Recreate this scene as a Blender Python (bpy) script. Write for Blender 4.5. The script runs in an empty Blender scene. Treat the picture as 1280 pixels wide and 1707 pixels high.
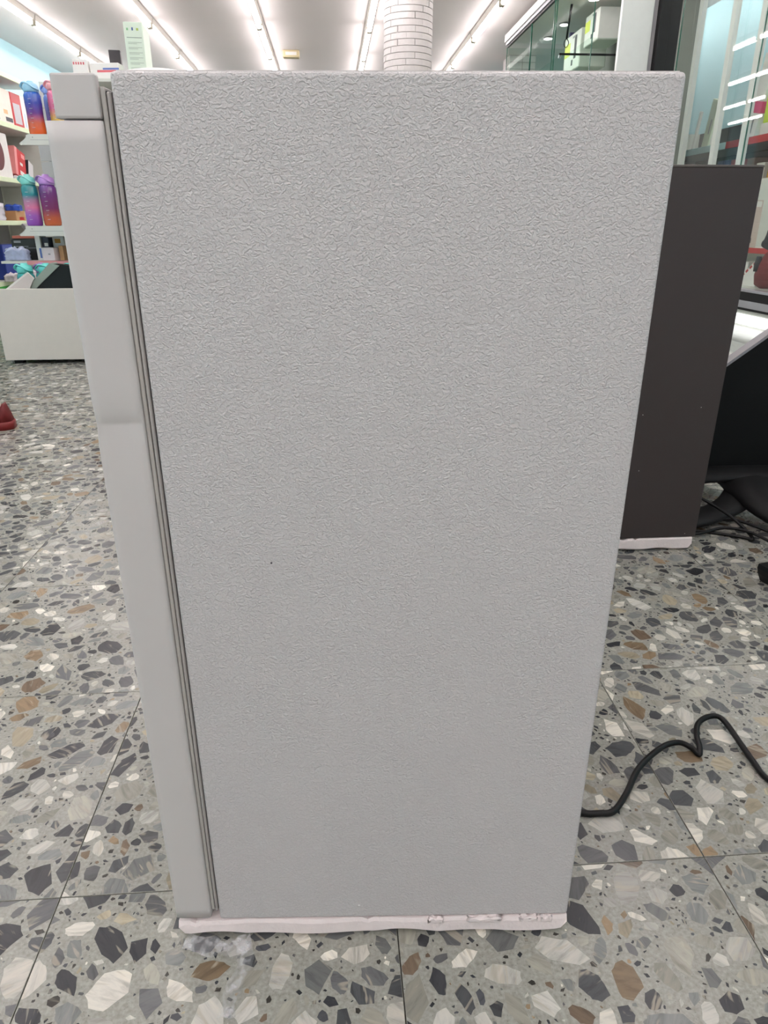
import bpy, bmesh, math, random
import numpy as np
from mathutils import Vector, Matrix

# ---------------------------------------------------------------- camera, world, exposure
S = bpy.context.scene
COL = S.collection
CAM_H, PITCH, YAW, ROLL, FPX = 0.747, 0.3931, 0.07135, 0.0012, 1155.0
cam_data = bpy.data.cameras.new('camera')
cam_data.sensor_fit = 'VERTICAL'
cam_data.sensor_height = 24.0
cam_data.lens = 24.0 * FPX / 1707.0
cam_data.clip_start = 0.02
cam = bpy.data.objects.new('camera', cam_data)
COL.objects.link(cam)
cam.location = (0, 0, CAM_H)
cam.rotation_mode = 'XYZ'
cam.matrix_world = (Matrix.Translation((0, 0, CAM_H)) @ Matrix.Rotation(-YAW, 4, 'Z')
                    @ Matrix.Rotation(math.pi / 2 - PITCH, 4, 'X') @ Matrix.Rotation(-ROLL, 4, 'Z'))
S.camera = cam
world = bpy.data.worlds.new('world')
S.world = world
world.use_nodes = True
world.node_tree.nodes['Background'].inputs[0].default_value = (0.9, 0.95, 1, 1)
world.node_tree.nodes['Background'].inputs[1].default_value = 0.0
S.view_settings.view_transform = 'Standard'
S.view_settings.look = 'None'
S.view_settings.gamma = 1
S.view_settings.use_curve_mapping = False
S.view_settings.exposure = -0.08
TUBE_STRENGTH = 25.5          # the shop's fluorescent tubes are its main light
S.cycles.max_bounces = 8
S.cycles.diffuse_bounces = 5
S.cycles.transparent_max_bounces = 16
S.cycles.caustics_reflective = False
S.cycles.caustics_refractive = False
S.cycles.sample_clamp_indirect = 6.0

CEIL = 2.5
XL, XR, YF, YB = -3.28, 3.36, -5.0, 15.0
rng = random.Random(7)
PI = math.pi

# ---------------------------------------------------------------- helpers
def lin(r, g, b):
    f = lambda c: (c / 255 / 12.92) if c / 255 <= 0.04045 else ((c / 255 + 0.055) / 1.055) ** 2.4
    return (f(r), f(g), f(b), 1)

MATS = {}
def mat(name, rgb=(200, 200, 200), rough=0.5, metal=0.0, spec=0.5, var=0.05, vscale=20.0, bump=None, coat=0.0, emit=None, trans=0.0):
    if name in MATS:
        return MATS[name]
    m = bpy.data.materials.new(name); m.use_nodes = True
    nt = m.node_tree; N = nt.nodes; L = nt.links
    p = N['Principled BSDF']
    c = lin(*rgb)
    p.inputs['Roughness'].default_value = rough
    p.inputs['Metallic'].default_value = metal
    p.inputs['Specular IOR Level'].default_value = spec
    p.inputs['Coat Weight'].default_value = coat
    p.inputs['Coat Roughness'].default_value = 0.08
    p.inputs['Transmission Weight'].default_value = trans
    tc = N.new('ShaderNodeTexCoord')
    no = N.new('ShaderNodeTexNoise'); no.inputs['Scale'].default_value = vscale; no.inputs['Detail'].default_value = 3
    L.new(tc.outputs['Object'], no.inputs['Vector'])
    mx = N.new('ShaderNodeMix'); mx.data_type = 'RGBA'
    mx.inputs['A'].default_value = tuple(max(0, x * (1 - var)) for x in c[:3]) + (1,)
    mx.inputs['B'].default_value = tuple(min(1, x * (1 + var)) for x in c[:3]) + (1,)
    L.new(no.outputs['Fac'], mx.inputs['Factor'])
    L.new(mx.outputs['Result'], p.inputs['Base Color'])
    if bump:
        sc, st, di = bump
        b = N.new('ShaderNodeTexNoise'); b.inputs['Scale'].default_value = sc; b.inputs['Detail'].default_value = 2
        L.new(tc.outputs['Object'], b.inputs['Vector'])
        bn = N.new('ShaderNodeBump'); bn.inputs['Strength'].default_value = st; bn.inputs['Distance'].default_value = di
        L.new(b.outputs['Fac'], bn.inputs['Height']); L.new(bn.outputs['Normal'], p.inputs['Normal'])
    if emit:
        p.inputs['Emission Color'].default_value = lin(*emit[0])
        p.inputs['Emission Strength'].default_value = emit[1]
    MATS[name] = m
    return m

def glass_mat(name, tint=(249, 252, 250), rough=0.0, ior=1.5):
    """thin pane: Fresnel mix of a clear, slightly green pass-through and a mirror"""
    if name in MATS: return MATS[name]
    m = bpy.data.materials.new(name); m.use_nodes = True
    nt = m.node_tree; N = nt.nodes; L = nt.links
    N.remove(N['Principled BSDF'])
    out = N['Material Output']
    t = N.new('ShaderNodeBsdfTransparent'); t.inputs['Color'].default_value = lin(*tint)
    g = N.new('ShaderNodeBsdfGlossy'); g.inputs['Roughness'].default_value = rough
    f = N.new('ShaderNodeFresnel')
    gm = N.new('ShaderNodeNewGeometry'); io = N.new('ShaderNodeMapRange'); io.inputs['To Min'].default_value = ior; io.inputs['To Max'].default_value = 1 / ior
    L.new(gm.outputs['Backfacing'], io.inputs['Value']); L.new(io.outputs[0], f.inputs['IOR'])   # same reflectance on both sides of the pane
    x = N.new('ShaderNodeMixShader')
    L.new(f.outputs[0], x.inputs[0]); L.new(t.outputs[0], x.inputs[1]); L.new(g.outputs[0], x.inputs[2])
    L.new(x.outputs[0], out.inputs['Surface'])
    MATS[name] = m
    return m

def gradient_mat(name, stops, height, rough=0.18):
    """a plastic whose own colour fades along the bottle's height"""
    m = mat(name, (200, 200, 200), rough, coat=0.4)
    nt = m.node_tree; N = nt.nodes; L = nt.links
    p = N['Principled BSDF']
    tc = N.new('ShaderNodeTexCoord'); sx = N.new('ShaderNodeSeparateXYZ')
    dv = N.new('ShaderNodeMath'); dv.operation = 'DIVIDE'; dv.inputs[1].default_value = height
    r = N.new('ShaderNodeValToRGB')
    L.new(tc.outputs['Object'], sx.inputs[0]); L.new(sx.outputs['Z'], dv.inputs[0]); L.new(dv.outputs[0], r.inputs[0])
    while len(r.color_ramp.elements) < len(stops): r.color_ramp.elements.new(0.5)
    for e, (pos, c) in zip(r.color_ramp.elements, stops):
        e.position = pos; e.color = lin(*c)
    L.new(r.outputs[0], p.inputs['Base Color'])
    b = N.new('ShaderNodeTexNoise'); b.inputs['Scale'].default_value = 40
    L.new(tc.outputs['Object'], b.inputs['Vector'])
    bn = N.new('ShaderNodeBump'); bn.inputs['Strength'].default_value = 0.35; bn.inputs['Distance'].default_value = 0.004
    L.new(b.outputs['Fac'], bn.inputs['Height']); L.new(bn.outputs['Normal'], p.inputs['Normal'])
    return m

def link(o, parent=None):
    COL.objects.link(o)
    if parent is not None: o.parent = parent
    return o

def tag(o, label=None, cat=None, group=None, kind=None):
    if label: o['label'] = label
    if cat: o['category'] = cat
    if group: o['group'] = group
    if kind: o['kind'] = kind
    return o

def thing(name, label, cat, loc=(0, 0, 0), rz=0.0, group=None):
    o = bpy.data.objects.new(name, None); o.empty_display_size = 0.05
    link(o); o.location = loc; o.rotation_euler = (0, 0, rz)
    return tag(o, label, cat, group)

def from_bm(name, bm, m, parent=None, smooth=False, loc=None, rot=None):
    me = bpy.data.meshes.new(name)
    bm.normal_update(); bm.to_mesh(me); bm.free()
    if m is not None:
        for mm in (m if isinstance(m, (list, tuple)) else [m]): me.materials.append(mm)
    if smooth:
        me.polygons.foreach_set('use_smooth', [True] * len(me.polygons))
    o = bpy.data.objects.new(name, me); link(o, parent)
    if loc is not None: o.location = loc
    if rot is not None: o.rotation_euler = rot
    return o

def add_box(bm, lo, hi, bevel=0.0, seg=2, mtx=None):
    v = bmesh.ops.create_cube(bm, size=1.0)['verts']
    c = [(a + b) / 2 for a, b in zip(lo, hi)]; s = [abs(b - a) for a, b in zip(lo, hi)]
    for x in v: x.co = Vector((x.co.x * s[0] + c[0], x.co.y * s[1] + c[1], x.co.z * s[2] + c[2]))
    if bevel > 0:
        es = list({e for x in v for e in x.link_edges})
        r = bmesh.ops.bevel(bm, geom=es, offset=bevel, segments=seg, profile=0.5, affect='EDGES')
        v = list({x for f in r['faces'] for x in f.verts} | {x for x in v if x.is_valid})
    if mtx is not None:
        for x in v: x.co = mtx @ x.co
    return v

def box(name, lo, hi, m, parent=None, bevel=0.0, seg=2, mtx=None, loc=None, rot=None, smooth=False):
    bm = bmesh.new(); add_box(bm, lo, hi, bevel, seg, mtx)
    return from_bm(name, bm, m, parent, smooth, loc, rot)

def add_lathe(bm, prof, n=24, c=(0, 0, 0), capb=True, capt=True):
    rings = []
    for r, z in prof:
        rings.append([bm.verts.new((c[0] + r * math.cos(2 * PI * i / n), c[1] + r * math.sin(2 * PI * i / n), c[2] + z)) for i in range(n)])
    for a, b in zip(rings, rings[1:]):
        for i in range(n):
            bm.faces.new((a[i], a[(i + 1) % n], b[(i + 1) % n], b[i]))
    if capb: bm.faces.new(list(reversed(rings[0])))
    if capt: bm.faces.new(rings[-1])

def lathe(name, prof, m, parent=None, n=24, smooth=True, loc=None, rot=None):
    bm = bmesh.new(); add_lathe(bm, prof, n)
    return from_bm(name, bm, m, parent, smooth, loc, rot)

def smooth_path(pts, k=6):
    """Catmull-Rom through the points"""
    P_ = [Vector(p) for p in pts]; out = []
    for i in range(len(P_) - 1):
        a = P_[max(i - 1, 0)]; b = P_[i]; c = P_[i + 1]; d = P_[min(i + 2, len(P_) - 1)]
        for j in range(k):
            t = j / k
            out.append(0.5 * ((2 * b) + (c - a) * t + (2 * a - 5 * b + 4 * c - d) * t * t + (3 * b - a - 3 * c + d) * t ** 3))
    out.append(P_[-1])
    return out

def add_tube(bm, pts, r, n=10, flat=1.0, caps=True):
    """sweep a circle (or a flat ellipse) of radius r (number or list) along pts"""
    rings = []
    for i, p in enumerate(pts):
        a = pts[max(i - 1, 0)]; b = pts[min(i + 1, len(pts) - 1)]
        t = (Vector(b) - Vector(a)); t = t.normalized() if t.length > 1e-9 else Vector((0, 0, 1))
        up = Vector((0, 0, 1)) if abs(t.z) < 0.95 else Vector((0, 1, 0))
        s = t.cross(up).normalized(); u = s.cross(t)
        rr = r[i] if isinstance(r, (list, tuple)) else r
        rings.append([bm.verts.new(Vector(p) + s * rr * math.cos(2 * PI * k / n) + u * rr * flat * math.sin(2 * PI * k / n)) for k in range(n)])
    for a, b in zip(rings, rings[1:]):
        for k in range(n): bm.faces.new((a[k], a[(k + 1) % n], b[(k + 1) % n], b[k]))
    if caps:
        bm.faces.new(list(reversed(rings[0]))); bm.faces.new(rings[-1])

def tube(name, pts, r, m, parent=None, n=10, flat=1.0, k=0, smooth=True):
    bm = bmesh.new(); add_tube(bm, smooth_path(pts, k) if k else [Vector(p) for p in pts], r, n, flat)
    return from_bm(name, bm, m, parent, smooth)

def add_prism(bm, poly, y0, y1, axis='y'):
    """extrude a 2D outline (x,z) along y, or (x,y) along z"""
    f = (lambda p, w: (p[0], w, p[1])) if axis == 'y' else ((lambda p, w: (p[0], p[1], w)) if axis == 'z' else (lambda p, w: (w, p[0], p[1])))
    a = [bm.verts.new(f(p, y0)) for p in poly]; b = [bm.verts.new(f(p, y1)) for p in poly]
    n = len(poly)
    for i in range(n): bm.faces.new((a[i], a[(i + 1) % n], b[(i + 1) % n], b[i]))
    bm.faces.new(list(reversed(a))); bm.faces.new(b)
    bmesh.ops.recalc_face_normals(bm, faces=bm.faces)

def prism(name, poly, y0, y1, m, parent=None, axis='y', loc=None, rot=None):
    bm = bmesh.new(); add_prism(bm, poly, y0, y1, axis)
    return from_bm(name, bm, m, parent, False, loc, rot)

def copy_of(o, parent=None):
    c = o.copy(); COL.objects.link(c); c.parent = parent
    return c

def crumpled(name, size, m, loc, rz=0.0, amp=0.25, seed=1, parent=None):
    """a soft wrapped packet: a rounded box pushed in and out"""
    bm = bmesh.new()
    bmesh.ops.create_cube(bm, size=1.0)
    bmesh.ops.subdivide_edges(bm, edges=bm.edges, cuts=5, use_grid_fill=True)
    r = random.Random(seed)
    ph = [r.uniform(0, 6.3) for _ in range(9)]
    for v in bm.verts:
        c = v.co
        k = 1 - 0.22 * (abs(2 * c.x) ** 4 + abs(2 * c.y) ** 4) / 2
        w = 1 + amp * (math.sin(9 * c.x + ph[0]) * math.sin(8 * c.y + ph[1]) + 0.7 * math.sin(15 * c.y + 11 * c.x + ph[2]) + 0.5 * math.sin(19 * c.z + 13 * c.x + ph[3]))
        top = (c.z + 0.5)
        v.co = Vector((c.x * size[0] * (1 + 0.1 * math.sin(13 * c.y + ph[4]) + 0.08 * math.sin(17 * c.z + ph[5])),
                       c.y * size[1] * (1 + 0.1 * math.sin(12 * c.x + ph[6]) + 0.08 * math.sin(16 * c.z + ph[7])), top * size[2] * k * (w if c.z > -0.45 else 1)))
    return from_bm(name, bm, m, parent, True, loc, (0, 0, rz))

# ---------------------------------------------------------------- common materials
M_white = mat('white_paint', (222, 222, 218), 0.45)
M_ceiling = mat('ceiling_paint', (214, 209, 206), 0.8, var=0.03, vscale=2)
M_blue = mat('pale_blue_wall', (186, 226, 234), 0.7, var=0.03, vscale=3)
M_wall = mat('white_wall', (205, 208, 206), 0.7)
M_shelf = mat('shelf_white_metal', (214, 216, 208), 0.4)
M_shelf_green = mat('shelf_edge_green_white', (222, 236, 200), 0.4)
M_black = mat('black_plastic', (11, 11, 12), 0.45, spec=.3)
M_black_m = mat('black_moulded_plastic', (24, 24, 25), 0.6, spec=.3, bump=(400, 0.2, 0.001))
M_alu = mat('aluminium', (185, 185, 190), 0.35, metal=0.8)
M_foam = mat('polystyrene_foam', (240, 228, 226), 0.75, var=0.06, vscale=60, bump=(250, 0.35, 0.002))
M_card = mat('brown_cardboard', (176, 138, 98), 0.8)
M_red = mat('red_print', (178, 28, 34), 0.4)
M_white_g = mat('glossy_white_print', (232, 230, 226), 0.3)
M_ink = mat('dark_ink', (50, 52, 60), 0.5)
M_grey = mat('grey_print', (150, 150, 152), 0.5)
M_glass = glass_mat('showcase_glass')
M_glass_ar = glass_mat('low_reflection_cabinet_glass', (244, 249, 246), 0.0, 1.012)
M_glass_edge = mat('glass_edge_green', (44, 98, 82), 0.15)

# ---------------------------------------------------------------- floor of terrazzo tiles
floor = box('floor', (XL, YF, -0.06), (XR, YB, -0.004), mat('tile_joint_grout', (74, 70, 62), 0.8))
tag(floor, kind='structure')
T, TX0, TY0 = 0.4, 0.0538, 0.6183
HALF = T / 2 - 0.0006

def terrazzo_base():
    m = mat('terrazzo_cement', (150, 152, 145), 0.2, var=0.10, vscale=35)
    nt = m.node_tree; N = nt.nodes; L = nt.links; p = N['Principled BSDF']
    tc = N.new('ShaderNodeTexCoord'); v = N.new('ShaderNodeTexVoronoi'); v.inputs['Scale'].default_value = 260
    L.new(tc.outputs['Object'], v.inputs['Vector'])
    r = N.new('ShaderNodeValToRGB'); r.color_ramp.elements[0].position = 0.05; r.color_ramp.elements[0].color = lin(114, 113, 106)
    r.color_ramp.elements[1].position = 0.75; r.color_ramp.elements[1].color = lin(166, 166, 157)
    n2 = N.new('ShaderNodeTexNoise'); n2.inputs['Scale'].default_value = 220; n2.inputs['Detail'].default_value = 4
    L.new(tc.outputs['Object'], n2.inputs['Vector']); L.new(n2.outputs['Fac'], r.inputs[0])
    mx = N.new('ShaderNodeMix'); mx.data_type = 'RGBA'; mx.blend_type = 'MULTIPLY'; mx.inputs['Factor'].default_value = 0.35
    s = N.new('ShaderNodeValToRGB'); s.color_ramp.elements[0].position = 0.12; s.color_ramp.elements[0].color = (0.35, 0.35, 0.33, 1); s.color_ramp.elements[1].position = 0.2; s.color_ramp.elements[1].color = (1, 1, 1, 1)
    L.new(v.outputs['Distance'], s.inputs[0]); L.new(r.outputs[0], mx.inputs['A']); L.new(s.outputs[0], mx.inputs['B'])
    L.new(mx.outputs['Result'], p.inputs['Base Color'])
    polish(m)
    return m

def polish(m):
    """worn polish: gloss varies over the floor"""
    nt = m.node_tree; N = nt.nodes; L = nt.links; p = N['Principled BSDF']
    g = N.new('ShaderNodeNewGeometry'); n = N.new('ShaderNodeTexNoise'); n.inputs['Scale'].default_value = 9; n.inputs['Detail'].default_value = 5
    r = N.new('ShaderNodeMapRange'); r.inputs['To Min'].default_value = 0.14; r.inputs['To Max'].default_value = 0.34
    p.inputs['Specular IOR Level'].default_value = 0.36
    L.new(g.outputs['Position'], n.inputs['Vector']); L.new(n.outputs['Fac'], r.inputs['Value']); L.new(r.outputs[0], p.inputs['Roughness'])

def chip_material():
    m = mat('terrazzo_marble_chips', (128, 128, 128), 0.2)
    nt = m.node_tree; N = nt.nodes; L = nt.links; p = N['Principled BSDF']
    a = N.new('ShaderNodeAttribute'); a.attribute_name = 'Col'
    uv = N.new('ShaderNodeUVMap'); uv.uv_map = 'vein'
    mp = N.new('ShaderNodeMapping'); mp.inputs['Scale'].default_value = (20, 105, 1)
    n = N.new('ShaderNodeTexNoise'); n.inputs['Scale'].default_value = 1.0; n.inputs['Detail'].default_value = 5; n.inputs['Roughness'].default_value = 0.65; n.inputs['Distortion'].default_value = 0.6
    L.new(uv.outputs[0], mp.inputs['Vector']); L.new(mp.outputs[0], n.inputs['Vector'])
    r = N.new('ShaderNodeValToRGB')
    el = r.color_ramp.elements; el[0].position = 0.3; el[0].color = (0.55, 0.55, 0.54, 1); el[1].position = 0.74; el[1].color = (1.26, 1.23, 1.17, 1)
    e = el.new(0.5); e.color = (1, 1, 1, 1)
    L.new(n.outputs['Fac'], r.inputs[0])
    mx = N.new('ShaderNodeMix'); mx.data_type = 'RGBA'; mx.blend_type = 'MULTIPLY'; mx.inputs['Factor'].default_value = 0.85
    L.new(a.outputs['Color'], mx.inputs['A']); L.new(r.outputs[0], mx.inputs['B']); L.new(mx.outputs['Result'], p.inputs['Base Color'])
    v2 = N.new('ShaderNodeTexNoise'); v2.inputs['Scale'].default_value = 1; v2.inputs['Detail'].default_value = 2; v2.inputs['Distortion'].default_value = 1.2
    mp2 = N.new('ShaderNodeMapping'); mp2.inputs['Scale'].default_value = (18, 75, 1); mp2.inputs['Location'].default_value = (7, 3, 0)
    L.new(uv.outputs[0], mp2.inputs['Vector']); L.new(mp2.outputs[0], v2.inputs['Vector'])
    vr = N.new('ShaderNodeMapRange'); vr.inputs['From Min'].default_value = .60; vr.inputs['From Max'].default_value = .68; vr.inputs['To Max'].default_value = .6
    L.new(v2.outputs['Fac'], vr.inputs['Value'])
    m3 = N.new('ShaderNodeMix'); m3.data_type = 'RGBA'; m3.inputs['B'].default_value = lin(176, 168, 152)
    L.new(vr.outputs[0], m3.inputs['Factor']); L.new(mx.outputs['Result'], m3.inputs['A']); L.new(m3.outputs['Result'], p.inputs['Base Color'])
    polish(m)
    return m

M_cement = terrazzo_base(); M_chips = chip_material()
PAL = [((74, 76, 78), .17), ((94, 95, 96), .17), ((56, 57, 60), .07), ((116, 118, 117), .17), ((206, 202, 192), .10), ((184, 182, 175), .12),
       ((150, 148, 138), .11), ((130, 112, 90), .03), ((108, 93, 78), .03), ((156, 147, 128), .045)]
def pick(r):
    t = r.random() * sum(w for _, w in PAL)
    for c, w in PAL:
        t -= w
        if t <= 0: return c
    return PAL[0][0]
def clip_square(poly, h):
    for ax, sg in ((0, 1), (0, -1), (1, 1), (1, -1)):
        out = []
        for i in range(len(poly)):
            a, b = poly[i - 1], poly[i]
            ia, ib = sg * a[ax] <= h, sg * b[ax] <= h
            if ia != ib:
                t = (sg * h - a[ax]) / (b[ax] - a[ax]); out.append((a[0] + t * (b[0] - a[0]), a[1] + t * (b[1] - a[1])))
            if ib: out.append(b)
        poly = out
        if len(poly) < 3: return []
    return poly
G = 480; GH = 0.24
gx = (np.arange(G) + .5) / G * 2 * GH - GH
def inside(poly, X, Y):
    r = np.zeros(X.shape, bool); n = len(poly)
    for i in range(n):
        x1, y1 = poly[i - 1]; x2, y2 = poly[i]
        if y1 == y2: continue
        c = ((y1 > Y) != (y2 > Y)) & (X < (x2 - x1) * (Y - y1) / (y2 - y1) + x1)
        r ^= c
    return r
def chip_mesh(seed):
    r = random.Random(seed); occ = np.zeros((G, G), bool)
    V, F, CC, UV = [], [], [], []
    for lo, hi, tries, dark in ((.016, .024, 90, 0), (.0115, .016, 800, 0), (.007, .0115, 900, 0.05), (.0033, .007, 900, .35), (.0013, .0033, 1700, .7)):
        for _ in range(tries):
            rad = r.uniform(lo, hi); cx, cy = r.uniform(-.21, .21), r.uniform(-.21, .21)
            n = r.choice((5, 6, 7, 8, 9) if rad > .006 else (4, 5)); asp = r.uniform(1.0, 2.1); th = r.uniform(0, PI)
            pts = []
            for i in range(n):
                a = 2 * PI * (i + r.uniform(-.3, .3)) / n; q = rad * r.uniform(.74, 1.12)
                x, y = q * math.cos(a) * math.sqrt(asp), q * math.sin(a) / math.sqrt(asp)
                pts.append((x * math.cos(th) - y * math.sin(th), x * math.sin(th) + y * math.cos(th)))
            if rad > .009:      # nick the straight sides
                q = []
                for i in range(n):
                    a, b = pts[i - 1], pts[i]; q.append(a); t = r.uniform(.35, .65); k = 1 + r.uniform(-.07, .05)
                    q.append(((a[0] + t * (b[0] - a[0])) * k, (a[1] + t * (b[1] - a[1])) * k))
                pts = q
            m = rad * math.sqrt(asp) * 1.25 + .002
            i0, i1 = np.searchsorted(gx, (cx - m, cx + m)); j0, j1 = np.searchsorted(gx, (cy - m, cy + m))
            X, Y = np.meshgrid(gx[i0:i1], gx[j0:j1])
            big = [(cx + x * (1.04 + .0008 / rad), cy + y * (1.04 + .0008 / rad)) for x, y in pts]
            ins = inside(big, X, Y)
            if ins.size == 0 or (occ[j0:j1, i0:i1] & ins).any(): continue
            occ[j0:j1, i0:i1] |= ins
            poly = clip_square([(cx + x, cy + y) for x, y in pts], HALF - .0006)
            if len(poly) < 3: continue
            c = r.choice(((52, 54, 58), (72, 74, 78), (60, 58, 54))) if r.random() < dark else pick(r)
            k = r.uniform(.88, 1.14); c = lin(*[min(250, x * k) for x in c])
            b = len(V); V += [(x, y, 0.00025) for x, y in poly]; F.append(list(range(b, b + len(poly))))
            tv = r.uniform(0, PI); ox, oy = r.uniform(0, 50), r.uniform(0, 50)
            for x, y in poly:
                CC += c; UV += [x * math.cos(tv) - y * math.sin(tv) + ox, x * math.sin(tv) + y * math.cos(tv) + oy]
    me = bpy.data.meshes.new('chips'); me.from_pydata(V, [], F)
    ca = me.color_attributes.new('Col', 'FLOAT_COLOR', 'CORNER'); ca.data.foreach_set('color', CC)
    ul = me.uv_layers.new(name='vein'); ul.data.foreach_set('uv', UV)
    me.materials.append(M_chips); me.update()
    # outward normals up
    return me
CHIPS = [chip_mesh(100 + i) for i in range(9)]
bm = bmesh.new(); add_box(bm, (-HALF, -HALF, -.012), (HALF, HALF, 0), 0.0003, 1)
tile0 = bpy.data.meshes.new('tile'); bm.to_mesh(tile0); bm.free(); tile0.materials.append(M_cement)
bm = bmesh.new(); far = []
for i in range(-9, 9):
    for j in range(-14, 36):
        cx, cy = TX0 + (i + .5) * T, TY0 + (j + .5) * T
        if cx - HALF < XL or cx + HALF > XR or cy - HALF < YF or cy + HALF > YB: continue
        if -7 <= i <= 4 and -3 <= j <= 14:
            t = bpy.data.objects.new('tile', tile0); link(t, floor); t.location = (cx, cy, 0)
            c = bpy.data.objects.new('chips', CHIPS[rng.randrange(len(CHIPS))]); link(c, t); c['kind'] = 'stuff'
            c.rotation_euler = (0, 0, rng.randrange(4) * PI / 2)
        else:
            add_box(bm, (cx - HALF, cy - HALF, -.012), (cx + HALF, cy + HALF, 0))
            far.append((cx, cy))
o = from_bm('far_tiles', bm, M_cement, floor); o['kind'] = 'stuff'
bm = bmesh.new()
V, F, CC, UV = [], [], [], []
for (cx, cy) in far:                       # the same chips on the tiles further off, joined
    me = CHIPS[rng.randrange(len(CHIPS))]; k = rng.randrange(4)
    cs, sn = round(math.cos(k * PI / 2)), round(math.sin(k * PI / 2))
    nb = len(V)
    col = np.empty(len(me.loops) * 4, np.float32); me.color_attributes['Col'].data.foreach_get('color', col)
    uvs = np.empty(len(me.loops) * 2, np.float32); me.uv_layers['vein'].data.foreach_get('uv', uvs)
    small = {p.index for p in me.polygons if p.area < 4e-5}
    V += [(cx + v.co.x * cs - v.co.y * sn, cy + v.co.x * sn + v.co.y * cs, .00025) for v in me.vertices]
    for p in me.polygons:
        if p.index in small: continue
        F.append([nb + i for i in p.vertices]); s = p.loop_start; e = s + p.loop_total
        CC.append(col[s * 4:e * 4]); UV.append(uvs[s * 2:e * 2])
me = bpy.data.meshes.new('far_chips'); me.from_pydata(V, [], F)
me.color_attributes.new('Col', 'FLOAT_COLOR', 'CORNER').data.foreach_set('color', np.concatenate(CC))
me.uv_layers.new(name='vein').data.foreach_set('uv', np.concatenate(UV)); me.materials.append(M_chips)
o = link(bpy.data.objects.new('far_chips', me), floor); o['kind'] = 'stuff'
bm.free()

# ---------------------------------------------------------------- room shell
tag(box('ceiling', (XL, YF, CEIL), (XR, YB, CEIL + .1), M_ceiling), kind='structure')
tag(box('wall_left', (XL - .12, YF, 0), (XL, YB, CEIL), M_blue), kind='structure')
tag(box('wall_right', (XR, YF, 0), (XR + .12, YB, CEIL), M_blue), kind='structure')
tag(box('wall_back', (XL, YB, 0), (XR, YB + .12, CEIL), M_wall), kind='structure')
tag(box('wall_front', (XL, YF - .12, 0), (XR, YF, CEIL), M_wall), kind='structure')

# ---------------------------------------------------------------- fluorescent lamps
M_tube = mat('fluorescent_tube', (255, 255, 255), 0.3, emit=((255, 245, 247), TUBE_STRENGTH))
M_batten = mat('lamp_housing', (226, 220, 210), 0.5)
M_socket = mat('lamp_socket', (196, 188, 170), 0.5)
LL = 1.22
bm = bmesh.new(); add_prism(bm, [(-.035, 0), (.035, 0), (.026, -.045), (-.026, -.045)], -LL / 2, LL / 2)
h_me = bpy.data.meshes.new('housing'); bm.to_mesh(h_me); bm.free(); h_me.materials.append(M_batten)
bm = bmesh.new(); add_tube(bm, [Vector((0, -LL / 2 + .03, -.068)), Vector((0, LL / 2 - .03, -.068))], .019, 12)
t_me = bpy.data.meshes.new('glowing_tube'); bm.to_mesh(t_me); bm.free(); t_me.materials.append(M_tube)
bm = bmesh.new(); add_box(bm, (-.02, -.014, -.086), (.02, .014, -.044), .004)
s_me = bpy.data.meshes.new('socket'); bm.to_mesh(s_me); bm.free(); s_me.materials.append(M_socket)
ROWS = [(-2.63, 7.68, 'outermost row along the blue wall'), (-1.60, 7.72, 'second row from the blue wall'), (-.60, 7.70, 'third row from the blue wall'),
        (.42, 7.75, 'row just left of the brick column'), (1.47, 8.05, 'row right of the brick column')]
NTH = ['first', 'second', 'third', 'fourth', 'fifth', 'sixth', 'seventh', 'eighth']
for x, y0, where in ROWS:
    n = 0
    for k in range(-10, 6):
        cy = y0 + (k - .5) * 1.245
        if cy - .62 < YF or cy + .62 > YB: continue
        if cy + .62 > 6.2:
            lab = 'fluorescent lamp, %s in view in the %s' % (NTH[min(n, 7)], where); n += 1; grp = 'fluorescent lamps on the ceiling'
        else:
            lab = 'fluorescent tube lamp on the ceiling above or behind the camera'; grp = 'fluorescent lamps behind the view'
        L_ = thing('fluorescent_lamp', lab, 'ceiling lamp', (x, cy, CEIL), 0, grp)
        link(bpy.data.objects.new('housing', h_me), L_); link(bpy.data.objects.new('glowing_tube', t_me), L_)
        for s in (-1, 1):
            q = link(bpy.data.objects.new('socket', s_me), L_); q.location = (0, s * (LL / 2 - .016), 0)
for k in range(5):                       # lamp row added to light the showcase; only the last is in view
    L_ = thing('fluorescent_lamp', 'fluorescent lamp glimpsed through the showcase glass beside the black frame' if k == 4 else 'unseen fluorescent tube lamp added to light the showcase, above the view', 'ceiling lamp', (3.0, 2.3 + k * 1.245, CEIL), 0, 'fluorescent lamps inside the showcase')
    link(bpy.data.objects.new('housing', h_me), L_); link(bpy.data.objects.new('glowing_tube', t_me), L_)
    for s in (-1, 1):
        q = link(bpy.data.objects.new('socket', s_me), L_); q.location = (0, s * (LL / 2 - .016), 0)
e = thing('emergency_light', 'small beige emergency light box on the ceiling among the lamps', 'emergency light', (-.37, 8.95, CEIL))
box('case', (-.09, -.05, -.07), (.09, .05, 0), mat('beige_plastic', (214, 200, 160), .5), e, .01)
box('diffuser', (-.06, -.054, -.05), (.06, -.05, -.02), M_white_g, e, .001)

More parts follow.
